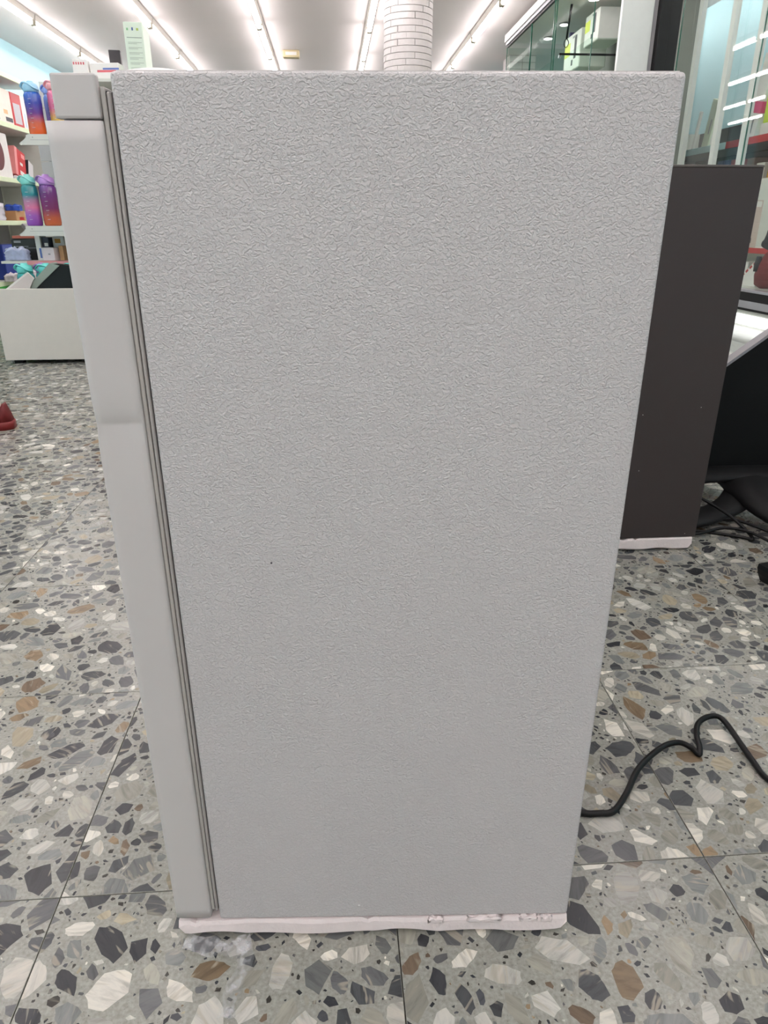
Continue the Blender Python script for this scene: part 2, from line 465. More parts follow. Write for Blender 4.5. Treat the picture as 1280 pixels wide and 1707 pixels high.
# ---------------------------------------------------------------- white refrigerator
FR = thing('refrigerator', 'white refrigerator seen from its grained side, standing in the centre', 'refrigerator', (-.148, .5565, 0), math.radians(-3.26))
def panel_material():
    m = mat('white_embossed_steel', (205, 202, 202), 0.15, var=0.015, vscale=4)
    nt = m.node_tree; N = nt.nodes; L = nt.links; p = N['Principled BSDF']
    tc = N.new('ShaderNodeTexCoord')
    mp = N.new('ShaderNodeMapping'); mp.inputs['Scale'].default_value = (1, 1, 1.25)
    n = N.new('ShaderNodeTexNoise'); n.inputs['Scale'].default_value = 340; n.inputs['Detail'].default_value = 1.0; n.inputs['Distortion'].default_value = 0.9
    L.new(tc.outputs['Object'], mp.inputs['Vector']); L.new(mp.outputs[0], n.inputs['Vector'])
    r = N.new('ShaderNodeMapRange'); r.interpolation_type = 'SMOOTHSTEP'; r.inputs['From Min'].default_value = .36; r.inputs['From Max'].default_value = .66
    L.new(n.outputs['Fac'], r.inputs['Value'])
    b = N.new('ShaderNodeBump'); b.inputs['Strength'].default_value = 0.85; b.inputs['Distance'].default_value = 0.0006
    # slight waviness of the sheet
    n2 = N.new('ShaderNodeTexNoise'); n2.inputs['Scale'].default_value = 7; n2.inputs['Detail'].default_value = 1
    L.new(tc.outputs['Object'], n2.inputs['Vector'])
    b2 = N.new('ShaderNodeBump'); b2.inputs['Strength'].default_value = 0.05; b2.inputs['Distance'].default_value = 0.01
    L.new(n2.outputs['Fac'], b2.inputs['Height']); L.new(b2.outputs['Normal'], b.inputs['Normal'])
    L.new(r.outputs[0], b.inputs['Height']); L.new(b.outputs['Normal'], p.inputs['Normal'])
    return m
M_panel = panel_material()
M_door = mat('smooth_white_steel', (206, 202, 200), 0.35, var=.01)
FW, FD, FZ0, FZ1 = .455, .3945, .025, .8435
body = box('body', (.002, 0, FZ0), (FD, FW, FZ1), M_panel, FR, .0035, 3)
box('top_panel', (.006, .004, FZ1 - .001), (FD - .004, FW - .004, FZ1 + .0006), M_door, body)
# back compressor cover and feet
box('compressor_cover', (FD - .0005, .17, .04), (FD + .028, FW - .03, .2), M_black, FR, .006)
for x in (.03, .35):
    for y in (.04, FW - .04): lathe('foot', [(.014, .0247), (.016, .0262)], M_black, FR, 16, loc=(x, y, 0))
# door: outer shell with a dent in its edge, end cap, inner liner, gasket
bm = bmesh.new()
zs = sorted(set([.0285 + (.8135 - .0285) * k / 60 for k in range(61)] + [.598 + d_ for d_ in (-.06, -.05, -.04, -.03, -.022, -.016, -.011, -.007, -.004, -.002, 0, .0015, .003, .005, .008, .012, .017, .024)]))
xs = [-.0465, -.0462, -.0448, -.040, -.030, -.020, -.0125, -.0085, -.0072, -.007]
ys = [.0035, .0016, .0004, 0, 0, 0, 0, .0006, .0018, .004]
grid = []
ZT = .8135
for z in zs:
    row = []
    for x, y in zip(xs, ys):
        d = z - .598                                   # crease pushed into the sheet
        near = max(0, 1 - abs((x + .0265) / .019) ** 4)
        dent = .0042 * near * (math.exp(-d / .008) if d > 0 else math.exp(d / .026))
        edge = .0012 * math.exp(-(d / .012) ** 2) if x < -.044 else 0
        row.append(bm.verts.new((x + edge, y + dent, z)))
    row.append(bm.verts.new((-.007, FW, z))); row.append(bm.verts.new((-.0465, FW, z)))
    grid.append(row)
for a, b in zip(grid, grid[1:]):
    n = len(a)
    for i in range(n): bm.faces.new((a[i], a[(i + 1) % n], b[(i + 1) % n], b[i]))
bm.faces.new(list(reversed(grid[0]))); bm.faces.new(grid[-1])
bmesh.ops.recalc_face_normals(bm, faces=bm.faces)
door = from_bm('door', bm, M_door, FR)
for p in door.data.polygons: p.use_smooth = len(p.vertices) == 4 and abs(p.normal.z) < .5 and p.center.y < .01
door['label'] = 'white door edge with a creased dent'
box('door_end_cap', (-.0385, 0, ZT + .0012), (-.0075, .008, .842), M_door, door, .0016, 2)
box('door_top_rail', (-.036, .008, ZT), (-.010, FW, .829), M_door, door, .001, 1)
M_gasket = mat('grey_gasket', (178, 174, 171), .6)
M_gap_shade = mat('dark_gap_shade', (58, 56, 60), .7)  # shade of the door gap, put into the colour
box('door_liner', (-.0068, .004, .036), (-.0035, FW - .004, .8345), mat('liner_plastic', (188, 185, 180), .5), door, .0006, 1)
g = box('gasket_gap_strip', (-.0036, .006, .036), (-.0026, FW - .006, .832), M_gap_shade, door)
box('gasket_gap_strip', (-.0027, .004, .034), (.0002, FW - .004, .8315), M_gasket, door, .0008, 1)
box('gasket_gap_strip', (-.0002, .0075, .034), (.0022, FW - .0075, .8315), M_gap_shade, door)  # dark filler standing in for the shaded gap beside the body
# specks on the panel
lathe('speck', [(.0011, 0), (.0012, .0006), (.0005, .0012)], M_white_g, body, 8, loc=(.159, 0, .0454), rot=(PI / 2, 0, 0))
lathe('speck', [(.0009, 0), (.0008, .0002)], M_ink, body, 8, loc=(.0882, 0, .4722), rot=(PI / 2, 0, 0))

# foam tray it stands on
fm = thing('foam_base', 'white polystyrene packing base under the white refrigerator', 'packing foam', (-.148, .5565, 0), math.radians(-3.26))
def foam_tray(parent, x0, x1, depth, h, seed, wave=.004, name='slab'):
    r = random.Random(seed); n = 70; bm = bmesh.new()
    A, B, C, D_ = [], [], [], []
    for i in range(n + 1):
        t = i / n; x = x0 + (x1 - x0) * t
        e = min(t, 1 - t) * (x1 - x0)
        rr = .012
        inset = rr - math.sqrt(max(0, rr * rr - (rr - min(e, rr)) ** 2))
        zb = .0015 + wave * max(0, math.sin(t * 19 + seed) * math.sin(t * 7 + 1.3 * seed)) + inset * .9
        zt = h - (.0035 if r.random() < .12 else 0) - r.uniform(0, .0007)
        yo = -.002 + .0012 * math.sin(t * 23 + seed) 
        A.append(bm.verts.new((x, yo + .004, zb))); B.append(bm.verts.new((x, yo - .0015, zb + .005))); C.append(bm.verts.new((x, yo, zt - .004))); D_.append(bm.verts.new((x, yo + .002, zt)))
    lines = [A, B, C, D_]
    back_t = [bm.verts.new((v.co.x, depth, h)) for v in A]; back_b = [bm.verts.new((v.co.x, depth, .0015)) for v in A]
    lines += [back_t, back_b]
    for a, b in zip(lines, lines[1:] + lines[:1]):
        for i in range(n): bm.faces.new((a[i], a[i + 1], b[i + 1], b[i]))
    bm.faces.new([l[0] for l in lines]); bm.faces.new([l[-1] for l in reversed(lines)])
    bmesh.ops.recalc_face_normals(bm, faces=bm.faces)
    return from_bm(name, bm, M_foam, parent)
foam_tray(fm, -.044, .394, .11, .0245, 3, .0055)
foam_tray(fm, -.044, .394, .11, .0245, 5).location = (0, .345, 0)
for i, (x, w) in enumerate(((.245, .016), (.30, .035), (.35, .02), (.37, .012))):
    crumpled('torn_edge', (w, .006, .006), M_foam, (x, -.001, .0195), 0, .3, 40 + i, fm)
# clear film scraps
def film_mat():
    m = bpy.data.materials.new('clear_film'); m.use_nodes = True
    nt = m.node_tree; N = nt.nodes; L = nt.links; N.remove(N['Principled BSDF'])
    t = N.new('ShaderNodeBsdfTransparent'); g = N.new('ShaderNodeBsdfPrincipled'); g.inputs['Base Color'].default_value = (.9, .9, .92, 1); g.inputs['Roughness'].default_value = .15
    tc = N.new('ShaderNodeTexCoord'); n = N.new('ShaderNodeTexNoise'); n.inputs['Scale'].default_value = 90
    r = N.new('ShaderNodeMapRange'); r.inputs['From Min'].default_value = .45; r.inputs['From Max'].default_value = .8; r.inputs['To Min'].default_value = .06; r.inputs['To Max'].default_value = .5
    x = N.new('ShaderNodeMixShader')
    L.new(tc.outputs['Object'], n.inputs['Vector']); L.new(n.outputs['Fac'], r.inputs['Value'])
    L.new(r.outputs[0], x.inputs[0]); L.new(t.outputs[0], x.inputs[1]); L.new(g.outputs[0], x.inputs[2]); L.new(x.outputs[0], N['Material Output'].inputs['Surface'])
    return m
M_film = film_mat()
def film_strip(name, pts, w, label, seed, mm):
    r = random.Random(seed); P_ = smooth_path(pts, 6); bm = bmesh.new(); rows = []
    for i, p in enumerate(P_):
        t = (P_[min(i + 1, len(P_) - 1)] - P_[max(i - 1, 0)]).normalized(); s = Vector((t.y, -t.x, 0)).normalized()
        ww = w * (.7 + .5 * abs(math.sin(i * .5 + seed)))
        rows.append([bm.verts.new(p + s * ww * k + Vector((0, 0, .002 + .004 * abs(math.sin(i * .8 + k * 2.2 + seed))))) for k in (-1, -.5, 0, .5, 1)])
    for a, b in zip(rows, rows[1:]):
        for k in range(4): bm.faces.new((a[k], a[k + 1], b[k + 1], b[k]))
    o = from_bm(name, bm, mm, None, True)
    md = o.modifiers.new('thickness', 'SOLIDIFY'); md.thickness = .0003
    tag(o, label, 'plastic film')
film_strip('film_strip', [(-.125, .545, .006), (-.115, .52, .002), (-.125, .49, .001), (-.128, .462, .001)], .008, 'twisted strip of clear plastic film trailing from under the refrigerator', 2, M_film)
film_strip('film_scrap', [(-.185, .548, .001), (-.155, .538, .003), (-.128, .536, .001), (-.11, .54, .001)], .010, 'flat scrap of clear film along the lower edge of the foam base', 5, M_film)

# power cord of the white refrigerator
M_cord = mat('black_cord', (9, 9, 10), .45, spec=.3)
cz = .0045
cord = tag(tube('power_cord', [(.262, .735, .06), (.275, .718, .03), (.315, .698, .006), (.346, .693, cz), (.365, .695, .006), (.393, .722, .009), (.428, .764, .013), (.478, .802, .013), (.512, .815, .010), (.530, .806, .006),
                        (.535, .793, cz), (.541, .805, .009), (.547, .827, .012), (.562, .852, .013), (.588, .868, .012), (.607, .862, .011), (.607, .808, .009), (.607, .769, .006), (.610, .735, cz), (.64, .68, cz), (.72, .62, cz)],
          .0044, M_cord, None, 10, 1, 6), 'black power cord looping over the floor')
cord.parent = FR; bpy.context.view_layer.update(); cord.matrix_parent_inverse = FR.matrix_world.inverted()

# sheet lying on the fridge top
bm = bmesh.new(); rows = []
for i in range(13):
    t = i / 12; x = -.158 + .046 * t
    z = .846 + (.0125 if t < .02 else .0145 - .0005) + .002 * math.sin(t * PI) 
    rows.append((x, z))
bot = []
for i in range(13):
    a = [bm.verts.new((rows[i][0], y, .8455 + .014 * min(1, max(0, (y - .60) / .05)) + .0022 * math.sin(i / 12 * PI))) for y in (.62, .65, .68, .72, .78, .86)]
    bot.append(a)
for a, b in zip(bot, bot[1:]):
    for k in range(5): bm.faces.new((a[k], a[k + 1], b[k + 1], b[k]))
sh = from_bm('instruction_booklet', bm, M_white_g, None, True)
md = sh.modifiers.new('thickness', 'SOLIDIFY'); md.thickness = .0025; md.offset = 1
tag(sh, 'thin white booklet lying on top of the white refrigerator', 'booklet')

# ---------------------------------------------------------------- dark refrigerator
DK = thing('refrigerator', 'dark grey-brown refrigerator behind the white one, on the right', 'refrigerator', (.40, 1.5, 0), 0)
M_dark = mat('dark_brown_grey_steel', (59, 51, 50), .5, var=.04, vscale=6)
DW = .478
db = box('body', (0, 0, .034), (DW, .5, .853), M_dark, DK, .002, 2)
box('top_panel', (0, -.001, .853), (DW, .5, .8575), mat('dark_top_trim', (92, 86, 82), .4), DK, .001)
box('door', (-.05, .0, .04), (-.006, .5, .853), M_dark, DK, .003)
for x in (.03, DW - .03):
    for y in (.04, .46): lathe('foot', [(.014, .0337), (.016, .0352)], M_black, DK, 16, loc=(x, y, 0))
for (x, z) in ((.435, .36), (.30, .345), (.31, .21), (.45, .043)): lathe('speck', [(.0009, 0), (.0007, .0004)], M_white_g, db, 8, loc=(x, 0, z), rot=(PI / 2, 0, 0))
f2 = thing('foam_base', 'white polystyrene packing base under the dark refrigerator', 'packing foam', (.40, 1.5, 0))
foam_tray(f2, -.03, DW - .008, .12, .0335, 8, .005)
foam_tray(f2, -.03, DW - .008, .12, .0335, 4).location = (0, .38, 0)

# ---------------------------------------------------------------- black moulded stand with upright black panel, cables, plug
ST = thing('floor_stand', 'black moulded floor stand carrying an upright black panel beside the dark refrigerator', 'floor stand', (1.16, 1.80, 0))
pn = prism('black_panel', [(.90, .098), (1.62, .098), (1.62, .815), (1.15, .468), (1.053, .394), (.90, .28)], 1.80, 1.828, mat('black_matt_panel', (7, 7, 8), .6, spec=.25), ST)
tp = prism('panel_edge_trim', [(.90, .2802), (1.053, .3942), (1.15, .4682), (1.62, .8152), (1.62, .824), (1.147, .4755), (1.05, .4015), (.90, .2885)], 1.798, 1.830, mat('grey_edge_trim', (150, 150, 154), .4), ST)
for q in (pn, tp): q.location = (-1.16, -1.80, 0)
bm = bmesh.new()
add_tube(bm, smooth_path([(-.30, -.04, .075), (-.14, -.015, .092), (.0, -.02, .095), (.16, -.035, .092), (.34, -.08, .08)], 6), .055, 14, .34)
from_bm('rim', bm, M_black_m, ST, True)
for pts, rs in (([(.0, -.03, .075), (-.03, -.12, .068), (.00, -.21, .04), (.10, -.30, .016), (.2, -.36, .012)], [.085, .062, .06, .055, .045]),
                ([(-.02, -.06, .066), (-.10, -.13, .045), (-.19, -.16, .024), (-.27, -.17, .015)], [.05, .042, .04, .036]),
                ([(.12, -.04, .08), (.26, -.14, .055), (.40, -.26, .02)], [.09, .07, .05]),
                ([(-.02, .06, .07), (-.12, .22, .03), (-.2, .34, .016)], [.07, .05, .04])):
    sp = smooth_path(pts, 6); n = len(pts) - 1
    rr = [rs[min(int(i / 6), n)] + (rs[min(int(i / 6) + 1, n)] - rs[min(int(i / 6), n)]) * ((i % 6) / 6) for i in range(len(sp))]
    bm = bmesh.new(); add_tube(bm, sp, rr, 14, .42); from_bm('leg', bm, M_black_m, ST, True)
lathe('socket_ring', [(.022, 0), (.024, .004), (.019, .006), (.018, .001)], M_black, ST, 20, loc=(.10, -.05, .108))
for lab, pts in (('thin black cable draped over the black floor stand', [(.886, 1.66, .10), (.95, 1.64, .082), (1.01, 1.60, .05), (1.045, 1.56, .02), (1.05, 1.53, .006), (1.03, 1.55, .005), (.95, 1.59, .005), (.888, 1.60, .005)]),
                 ('black cable running from the dark refrigerator to the plug', [(.886, 1.575, .006), (.93, 1.572, .008), (1.0, 1.58, .018), (1.05, 1.54, .02), (1.09, 1.46, .008), (1.11, 1.38, .005), (1.08, 1.32, .006), (1.02, 1.29, .018)]),
                 ('black cable running off to the right past the plug', [(.886, 1.635, .006), (.95, 1.622, .014), (1.03, 1.605, .03), (1.10, 1.53, .022), (1.17, 1.44, .006), (1.3, 1.33, .005), (1.5, 1.25, .005)])):
    tag(tube('cable', pts, .0042, M_cord, None, 8, 1, 6), lab, 'cable', 'cables on the floor at the right')
ad = thing('power_adapter', 'black cable connector lying under the floor stand by the dark refrigerator', 'connector', (.945, 1.69, 0), .6)
box('shell', (-.045, -.016, .0005), (.04, .016, .034), M_black, ad, .006)
box('grip', (-.03, -.012, .033), (.015, .012, .039), M_black_m, ad, .002)
pl = thing('power_plug', 'black two-pin power plug lying pins up at the right edge', 'plug', (.965, 1.315, 0), .25)
bm = bmesh.new(); add_prism(bm, [(-.027, .046), (.027, .046), (.029, .036), (.021, .010), (.012, .0005), (-.012, .0005), (-.024, .022), (-.029, .036)], -.016, .016)
from_bm('plug_body', bm, M_black, pl)
for x in (-.0095, .0095): lathe('pin', [(.0024, .0455), (.0024, .062), (.001, .0645)], M_alu, pl, 10, loc=(x, 0, 0))

# ---------------------------------------------------------------- person at the left edge (only a heel in view)
PR = thing('person', 'person in red sneakers and white socks, only one heel in view at the left edge', 'person', (-1.42, 2.83, 0))
M_redshoe = mat('red_suede', (100, 10, 14), .6); M_redsole = mat('red_rubber', (118, 18, 20), .45); M_sock = mat('white_sock', (228, 226, 224), .8)
M_jean = mat('dark_denim', (38, 44, 60), .85, bump=(300, .2, .001)); M_top = mat('grey_jumper', (110, 108, 112), .9); M_skin = mat('skin', (198, 150, 124), .55); M_hair = mat('dark_hair', (34, 26, 22), .6)
def shoe(px, py, yaw):
    """points along -x, heel at the origin"""
    L_ = .275
    def sect(t):      # half width, height of the upper
        w = .030 + .014 * math.sin(min(1, t * 1.25) * PI * .78)
        if t > .86: w *= math.sqrt(max(.02, 1 - ((t - .86) / .145) ** 2))
        if t < .08: w *= .60 + .40 * math.sqrt(t / .08)
        return w
    def hgt(t):
        pts = [(0, .072), (.04, .079), (.12, .062), (.26, .056), (.36, .066), (.5, .078), (.66, .058), (.82, .040), (1, .022)]
        for (a, x), (b, y) in zip(pts, pts[1:]):
            if t <= b: return x + (y - x) * (t - a) / (b - a)
        return .02
    root = None
    def loft(name, zf0, zf1, grow, m, lean):
        bm = bmesh.new(); n = 26; lo, mi, hi = [], [], []
        ts = [i / n for i in range(n + 1)]
        out = [(t, 1) for t in ts] + [(t, -1) for t in reversed(ts)]
        for t, s in out:
            w = sect(t) + grow; x = -t * L_ + (grow if t < .02 else (-grow if t > .98 else 0))
            z0, z1 = zf0(t), zf1(t); ln = lean * (max(0, 1 - t / .12) * .015)
            lo.append(bm.verts.new((x, s * w, z0))); mi.append(bm.verts.new((x - ln * .45, s * w * (1.0 if lean == 0 else .97), z0 + (z1 - z0) * .5))); hi.append(bm.verts.new((x - ln, s * w * (1 if lean == 0 else .80), z1)))
        N_ = len(out)
        for a, b in ((lo, mi), (mi, hi)):
            for i in range(N_): bm.faces.new((a[i], a[(i + 1) % N_], b[(i + 1) % N_], b[i]))
        for ring in (lo, hi):
            for i in range(n):
                bm.faces.new((ring[i], ring[i + 1], ring[N_ - 2 - i], ring[N_ - 1 - i]))
        bmesh.ops.remove_doubles(bm, verts=bm.verts, dist=.0002); bmesh.ops.recalc_face_normals(bm, faces=bm.faces)
        return from_bm(name, bm, m, None, True)
    up = loft('shoe', lambda t: .022, hgt, 0, M_redshoe, 1)
    up.parent = PR; up.location = (px, py, 0); up.rotation_euler = (0, 0, yaw); up.scale = (1.1, 1.1, 1.3)
    so = loft('sole', lambda t: .0005, lambda t: .025, .002, M_redsole, 0); so.parent = up
    bm = bmesh.new(); add_tube(bm, [Vector((-.004 - .02, 0, .05)), Vector((-.004 - .022, 0, .053))], .001, 4); bm.free()
    return up
shoe(.144, -.05, math.radians(7)); shoe(-.17, .26, math.radians(-4))
for (x, y) in ((.082, -.042), (-.232, .256)):
    tube('sock', [(x - .01, y, .045), (x - .012, y, .10), (x - .014, y, .17)], [.032, .031, .036], M_sock, PR, 14)
# body: one continuous skinned figure
J = {'pelvis': (-.13, .10, .92, .15), 'spine': (-.13, .10, 1.10, .135), 'chest': (-.14, .10, 1.30, .15), 'neck': (-.14, .10, 1.47, .058), 'head0': (-.16, .10, 1.56, .075), 'head1': (-.165, .10, 1.68, .085),
     'hipR': (-.12, .01, .88, .10), 'kneeR': (-.02, -.03, .50, .065), 'calfR': (.03, -.04, .32, .058), 'ankleR': (.076, -.042, .115, .044),
     'hipL': (-.13, .19, .88, .10), 'kneeL': (-.21, .24, .50, .065), 'calfL': (-.22, .25, .32, .058), 'ankleL': (-.237, .256, .115, .044),
     'shR': (-.13, -.09, 1.40, .062), 'elR': (-.16, -.14, 1.12, .045), 'wrR': (-.34, -.10, .98, .03), 'haR': (-.42, -.08, .96, .034),
     'shL': (-.15, .29, 1.40, .062), 'elL': (-.22, .33, 1.12, .045), 'wrL': (-.40, .28, 1.00, .03), 'haL': (-.48, .26, .99, .034)}
E_ = [('pelvis', 'spine'), ('spine', 'chest'), ('chest', 'neck'), ('neck', 'head0'), ('head0', 'head1'), ('pelvis', 'hipR'), ('hipR', 'kneeR'), ('kneeR', 'calfR'), ('calfR', 'ankleR'), ('pelvis', 'hipL'), ('hipL', 'kneeL'), ('kneeL', 'calfL'), ('calfL', 'ankleL'),
      ('chest', 'shR'), ('shR', 'elR'), ('elR', 'wrR'), ('wrR', 'haR'), ('chest', 'shL'), ('shL', 'elL'), ('elL', 'wrL'), ('wrL', 'haL')]
names = list(J)
for tag_, hw, hy in (('R', 'haR', -.08), ('L', 'haL', .26)):
    hx, hyy, hz, _ = J[hw]
    for k in range(4):
        a, b = 'f%s%d' % (tag_, k), 'g%s%d' % (tag_, k)
        off = (k - 1.5) * .018; ln = (.075, .088, .082, .066)[k]
        J[a] = (hx - ln * .55, hyy + off, hz - .006, .0095); J[b] = (hx - ln, hyy + off, hz - .03, .008)
        E_ += [(hw, a), (a, b)]
    a, b = 't%s0' % tag_, 't%s1' % tag_; s = 1 if tag_ == 'R' else -1
    J[a] = (hx - .005, hyy + s * .04, hz, .010); J[b] = (hx - .04, hyy + s * .052, hz - .012, .0085); E_ += [(hw, a), (a, b)]
names = list(J)
me = bpy.data.meshes.new('body'); me.from_pydata([J[k][:3] for k in names], [(names.index(a), names.index(b)) for a, b in E_], [])
tmp = bpy.data.objects.new('body', me); link(tmp)
sk = tmp.modifiers.new('skin', 'SKIN'); sk.use_smooth_shade = True
for i, k in enumerate(names):
    v = me.skin_vertices[0].data[i]; v.radius = (J[k][3], J[k][3]); v.use_root = (k == 'pelvis')
sb = tmp.modifiers.new('sub', 'SUBSURF'); sb.levels = 2; sb.render_levels = 2
dg = bpy.context.evaluated_depsgraph_get()
me2 = bpy.data.meshes.new_from_object(tmp.evaluated_get(dg)); me2.name = 'body'
bpy.data.objects.remove(tmp)
bodyo = bpy.data.objects.new('body', me2); link(bodyo, PR)
for m_ in (M_jean, M_top, M_skin): me2.materials.append(m_)
for p in me2.polygons:
    p.use_smooth = True; c = p.center
    p.material_index = 2 if (c.z > 1.47 or c.x < -.335) else (1 if c.z > .93 or c.x < -.28 else 0)
bm = bmesh.new(); bmesh.ops.create_uvsphere(bm, u_segments=20, v_segments=12, radius=1)
for v in bm.verts: v.co = Vector((v.co.x * .105 + .012, v.co.y * .095, v.co.z * .11 + .03))
bmesh.ops.delete(bm, geom=[v for v in bm.verts if v.co.z < -.02 and v.co.x < .03 or v.co.z < .03 and v.co.x < -.06], context='VERTS')
from_bm('hair', bm, M_hair, PR, True, (-.165, .10, 1.645))
bm = bmesh.new(); add_prism(bm, [(-.012, 0), (-.034, -.012), (-.01, -.016), (.01, .04)], -.012, .012); from_bm('nose', bm, M_skin, PR, False, (-.236, .10, 1.63))
for s in (-1, 1): lathe('eye', [(.009, 0), (.008, .004), (.003, .006)], M_ink, PR, 10, loc=(-.240, .10 + s * .032, 1.655), rot=(0, -PI / 2, 0))
box('mouth', (-.004, -.022, -.004), (.004, .022, .004), mat('lips', (160, 90, 84), .5), PR, .002, 1, loc=(-.236, .10, 1.592))

# ---------------------------------------------------------------- white bin with slabs and bottles
BN = thing('display_bin', 'low white display bin on the left holding dark slabs and wrapped teal bottles', 'bin', (-1.90, 4.2, 0))
M_bin = mat('bin_white_laminate', (228, 222, 213), .4, var=.03)
box('front_panel', (0, 0, .022), (1.35, .022, .417), M_bin, BN, .002)
box('back_panel', (0, .40, .022), (1.35, .42, .38), M_bin, BN, .002)
box('side_panel', (0, .0222, .022), (.02, .3998, .38), M_bin, BN, .002); box('side_panel', (1.33, .0222, .022), (1.35, .3998, .38), M_bin, BN, .002)
box('floor_board', (.0203, .0223, .10), (1.3297, .3997, .118), M_bin, BN)
for x in (.06, .62, 1.29):
    for y in (.05, .37): box('foot', (x - .025, y - .02, 0), (x + .025, y + .02, .0225), M_black, BN)
def slab(name, label, w, h, t, loc, lean, yaw, m, em):
    r = thing(name, label, 'slab', loc, yaw)
    q = box('face_board', (0, 0, 0), (w, t * .7, h), m, r, .001); q.rotation_euler = (0, lean, 0)
    q = box('back_board', (0, t * .7, .0), (w, t, h), em, r, .001); q.rotation_euler = (0, lean, 0)
    return r
M_slabw = mat('pale_slab', (214, 206, 202), .5); M_slabg = mat('grey_green_slab', (146, 160, 150), .5)
def lean_slab(name, label, poly, y0, y1, m, edge_m):
    """a thick board leaning sideways in the bin: outline in x,z"""
    r = thing(name, label, 'board', (0, 0, 0))
    prism('board', poly, y0, y1, m, r)
    (x0, z0), (x1, z1) = poly[0], poly[1]
    prism('edge_band', [(x0, z0), (x1, z1), (x1 - .008, z1 + .006), (x0 - .008, z0 + .006)], y0, y1, edge_m, r)
    return r
M_blk_slab = mat('black_slab', (12, 12, 13), .3)
lean_slab('leaning_board', 'pale board leaning in the white bin in front of the teal bottles', [(-1.852, .39), (-1.692, .497), (-1.668, .47), (-1.77, .30), (-1.83, .30)], 4.226, 4.241, M_slabw, M_white_g)
lean_slab('leaning_board', 'black board with grey-green edge leaning in the white bin', [(-1.722, .40), (-1.560, .545), (-1.40, .53), (-1.40, .135), (-1.69, .135)], 4.255, 4.33, M_blk_slab, M_slabg)
prism('edge_face', [(-1.73, .408), (-1.575, .550), (-1.525, .536), (-1.69, .40)], 4.243, 4.254, M_slabg, bpy.data.objects['leaning_board.001'])

def bottle(label, loc, stops, lidc, h=.285, r=.046, rz=0.0, strap=True):
    b = thing('water_bottle', label, 'bottle', loc, rz, 'gradient water bottles on the left shelves')
    bh = h * .80; key = 'bottle_%s' % '_'.join('%d%d%d' % s[1] for s in stops)
    lathe('bottle_body', [(r * .86, 0), (r * .97, .006), (r, .02), (r * .97, bh * .33), (r * .955, bh * .45), (r * .97, bh * .58), (r, bh * .74), (r * .98, bh * .92), (r * .84, bh * .985), (r * .74, bh)],
          gradient_mat(key, stops, bh), b, 28)
    ml = mat('lid_%d_%d_%d' % lidc, lidc, .3, coat=.3, bump=(60, .3, .004))
    lathe('lid', [(r * .86, bh - .002), (r * .90, bh + .010), (r * .90, bh + .030), (r * .75, bh + .040), (r * .42, bh + .046), (r * .38, h - .002), (r * .3, h)], ml, b, 24)
    if strap:
        tube('carry_loop', [(-r * .9, 0, bh + .012), (-r * 1.12, -.004, bh + .028), (-r * .7, -r * .4, bh + .046), (0, -r * .75, bh + .036), (r * .62, -r * .78, bh + .016), (r * .9, -.012, bh + .010)], [.008] * 31, ml, b, 8, .6, 6)
    bm = bmesh.new()
    for k in range(7):
        zz = .035 + bh * .11 * k
        add_box(bm, (-.010, -r - .0006, zz), (.006 - .006 * (k % 2), -r + .006, zz + .0016))
    return b, from_bm('measure_marks', bm, mat('mark_white', (206, 200, 214), .4), b)
bottle('tall bottle fading blue, purple to orange on the upper white shelf', (-1.690, 4.735, 1.2325), [(0, (214, 92, 30)), (.28, (190, 80, 50)), (.5, (96, 42, 130)), (.75, (44, 60, 160)), (1, (40, 100, 190))], (150, 200, 226), .275, .047)
bottle('bottle fading pink to yellow at the right end of the upper white shelf', (-1.565, 4.765, 1.2325), [(0, (200, 170, 60)), (.35, (204, 168, 70)), (.6, (206, 104, 140)), (1, (214, 110, 150))], (238, 164, 170), .29, .05)
bottle('blue and purple bottle half hidden behind the orange-based bottle', (-1.630, 4.875, 1.2325), [(0, (200, 90, 50)), (.4, (110, 60, 140)), (1, (80, 120, 200))], (136, 160, 224), .285, .046)
bottle('bottle fading teal, pink to purple on the lower white shelf', (-1.797, 4.73, .7425), [(0, (124, 60, 160)), (.25, (150, 90, 180)), (.45, (214, 120, 160)), (.62, (170, 130, 160)), (.75, (40, 130, 140)), (1, (30, 130, 135))], (130, 212, 202), .285, .046)
bottle('bottle fading dark purple to orange on the lower white shelf', (-1.692, 4.735, .7425), [(0, (186, 92, 46)), (.2, (176, 84, 56)), (.42, (120, 36, 92)), (1, (98, 44, 130))], (186, 140, 212), .285, .050)
TEAL = [(0, (20, 110, 112)), (.8, (36, 142, 142)), (1, (50, 160, 158))]
for i, (x, y, lab) in enumerate(((-1.800, 4.455, 'wrapped teal bottle at the left end of the white bin'), (-1.672, 4.445, 'wrapped teal bottle between the leaning boards in the white bin'), (-1.545, 4.44, 'wrapped teal bottle behind the black board in the white bin'))):
    bottle(lab, (x, y, .1185 + .148), TEAL, (98, 204, 196), .275, .049, .3 * i)
box('riser', (.04, .165, .1185), (.9, .3995, .2655), M_bin, BN)
bottle('wrapped teal bottle with lilac lid at the back of the white bin', (-1.738, 4.553, .2665), TEAL, (176, 140, 206), .272, .040, .5)

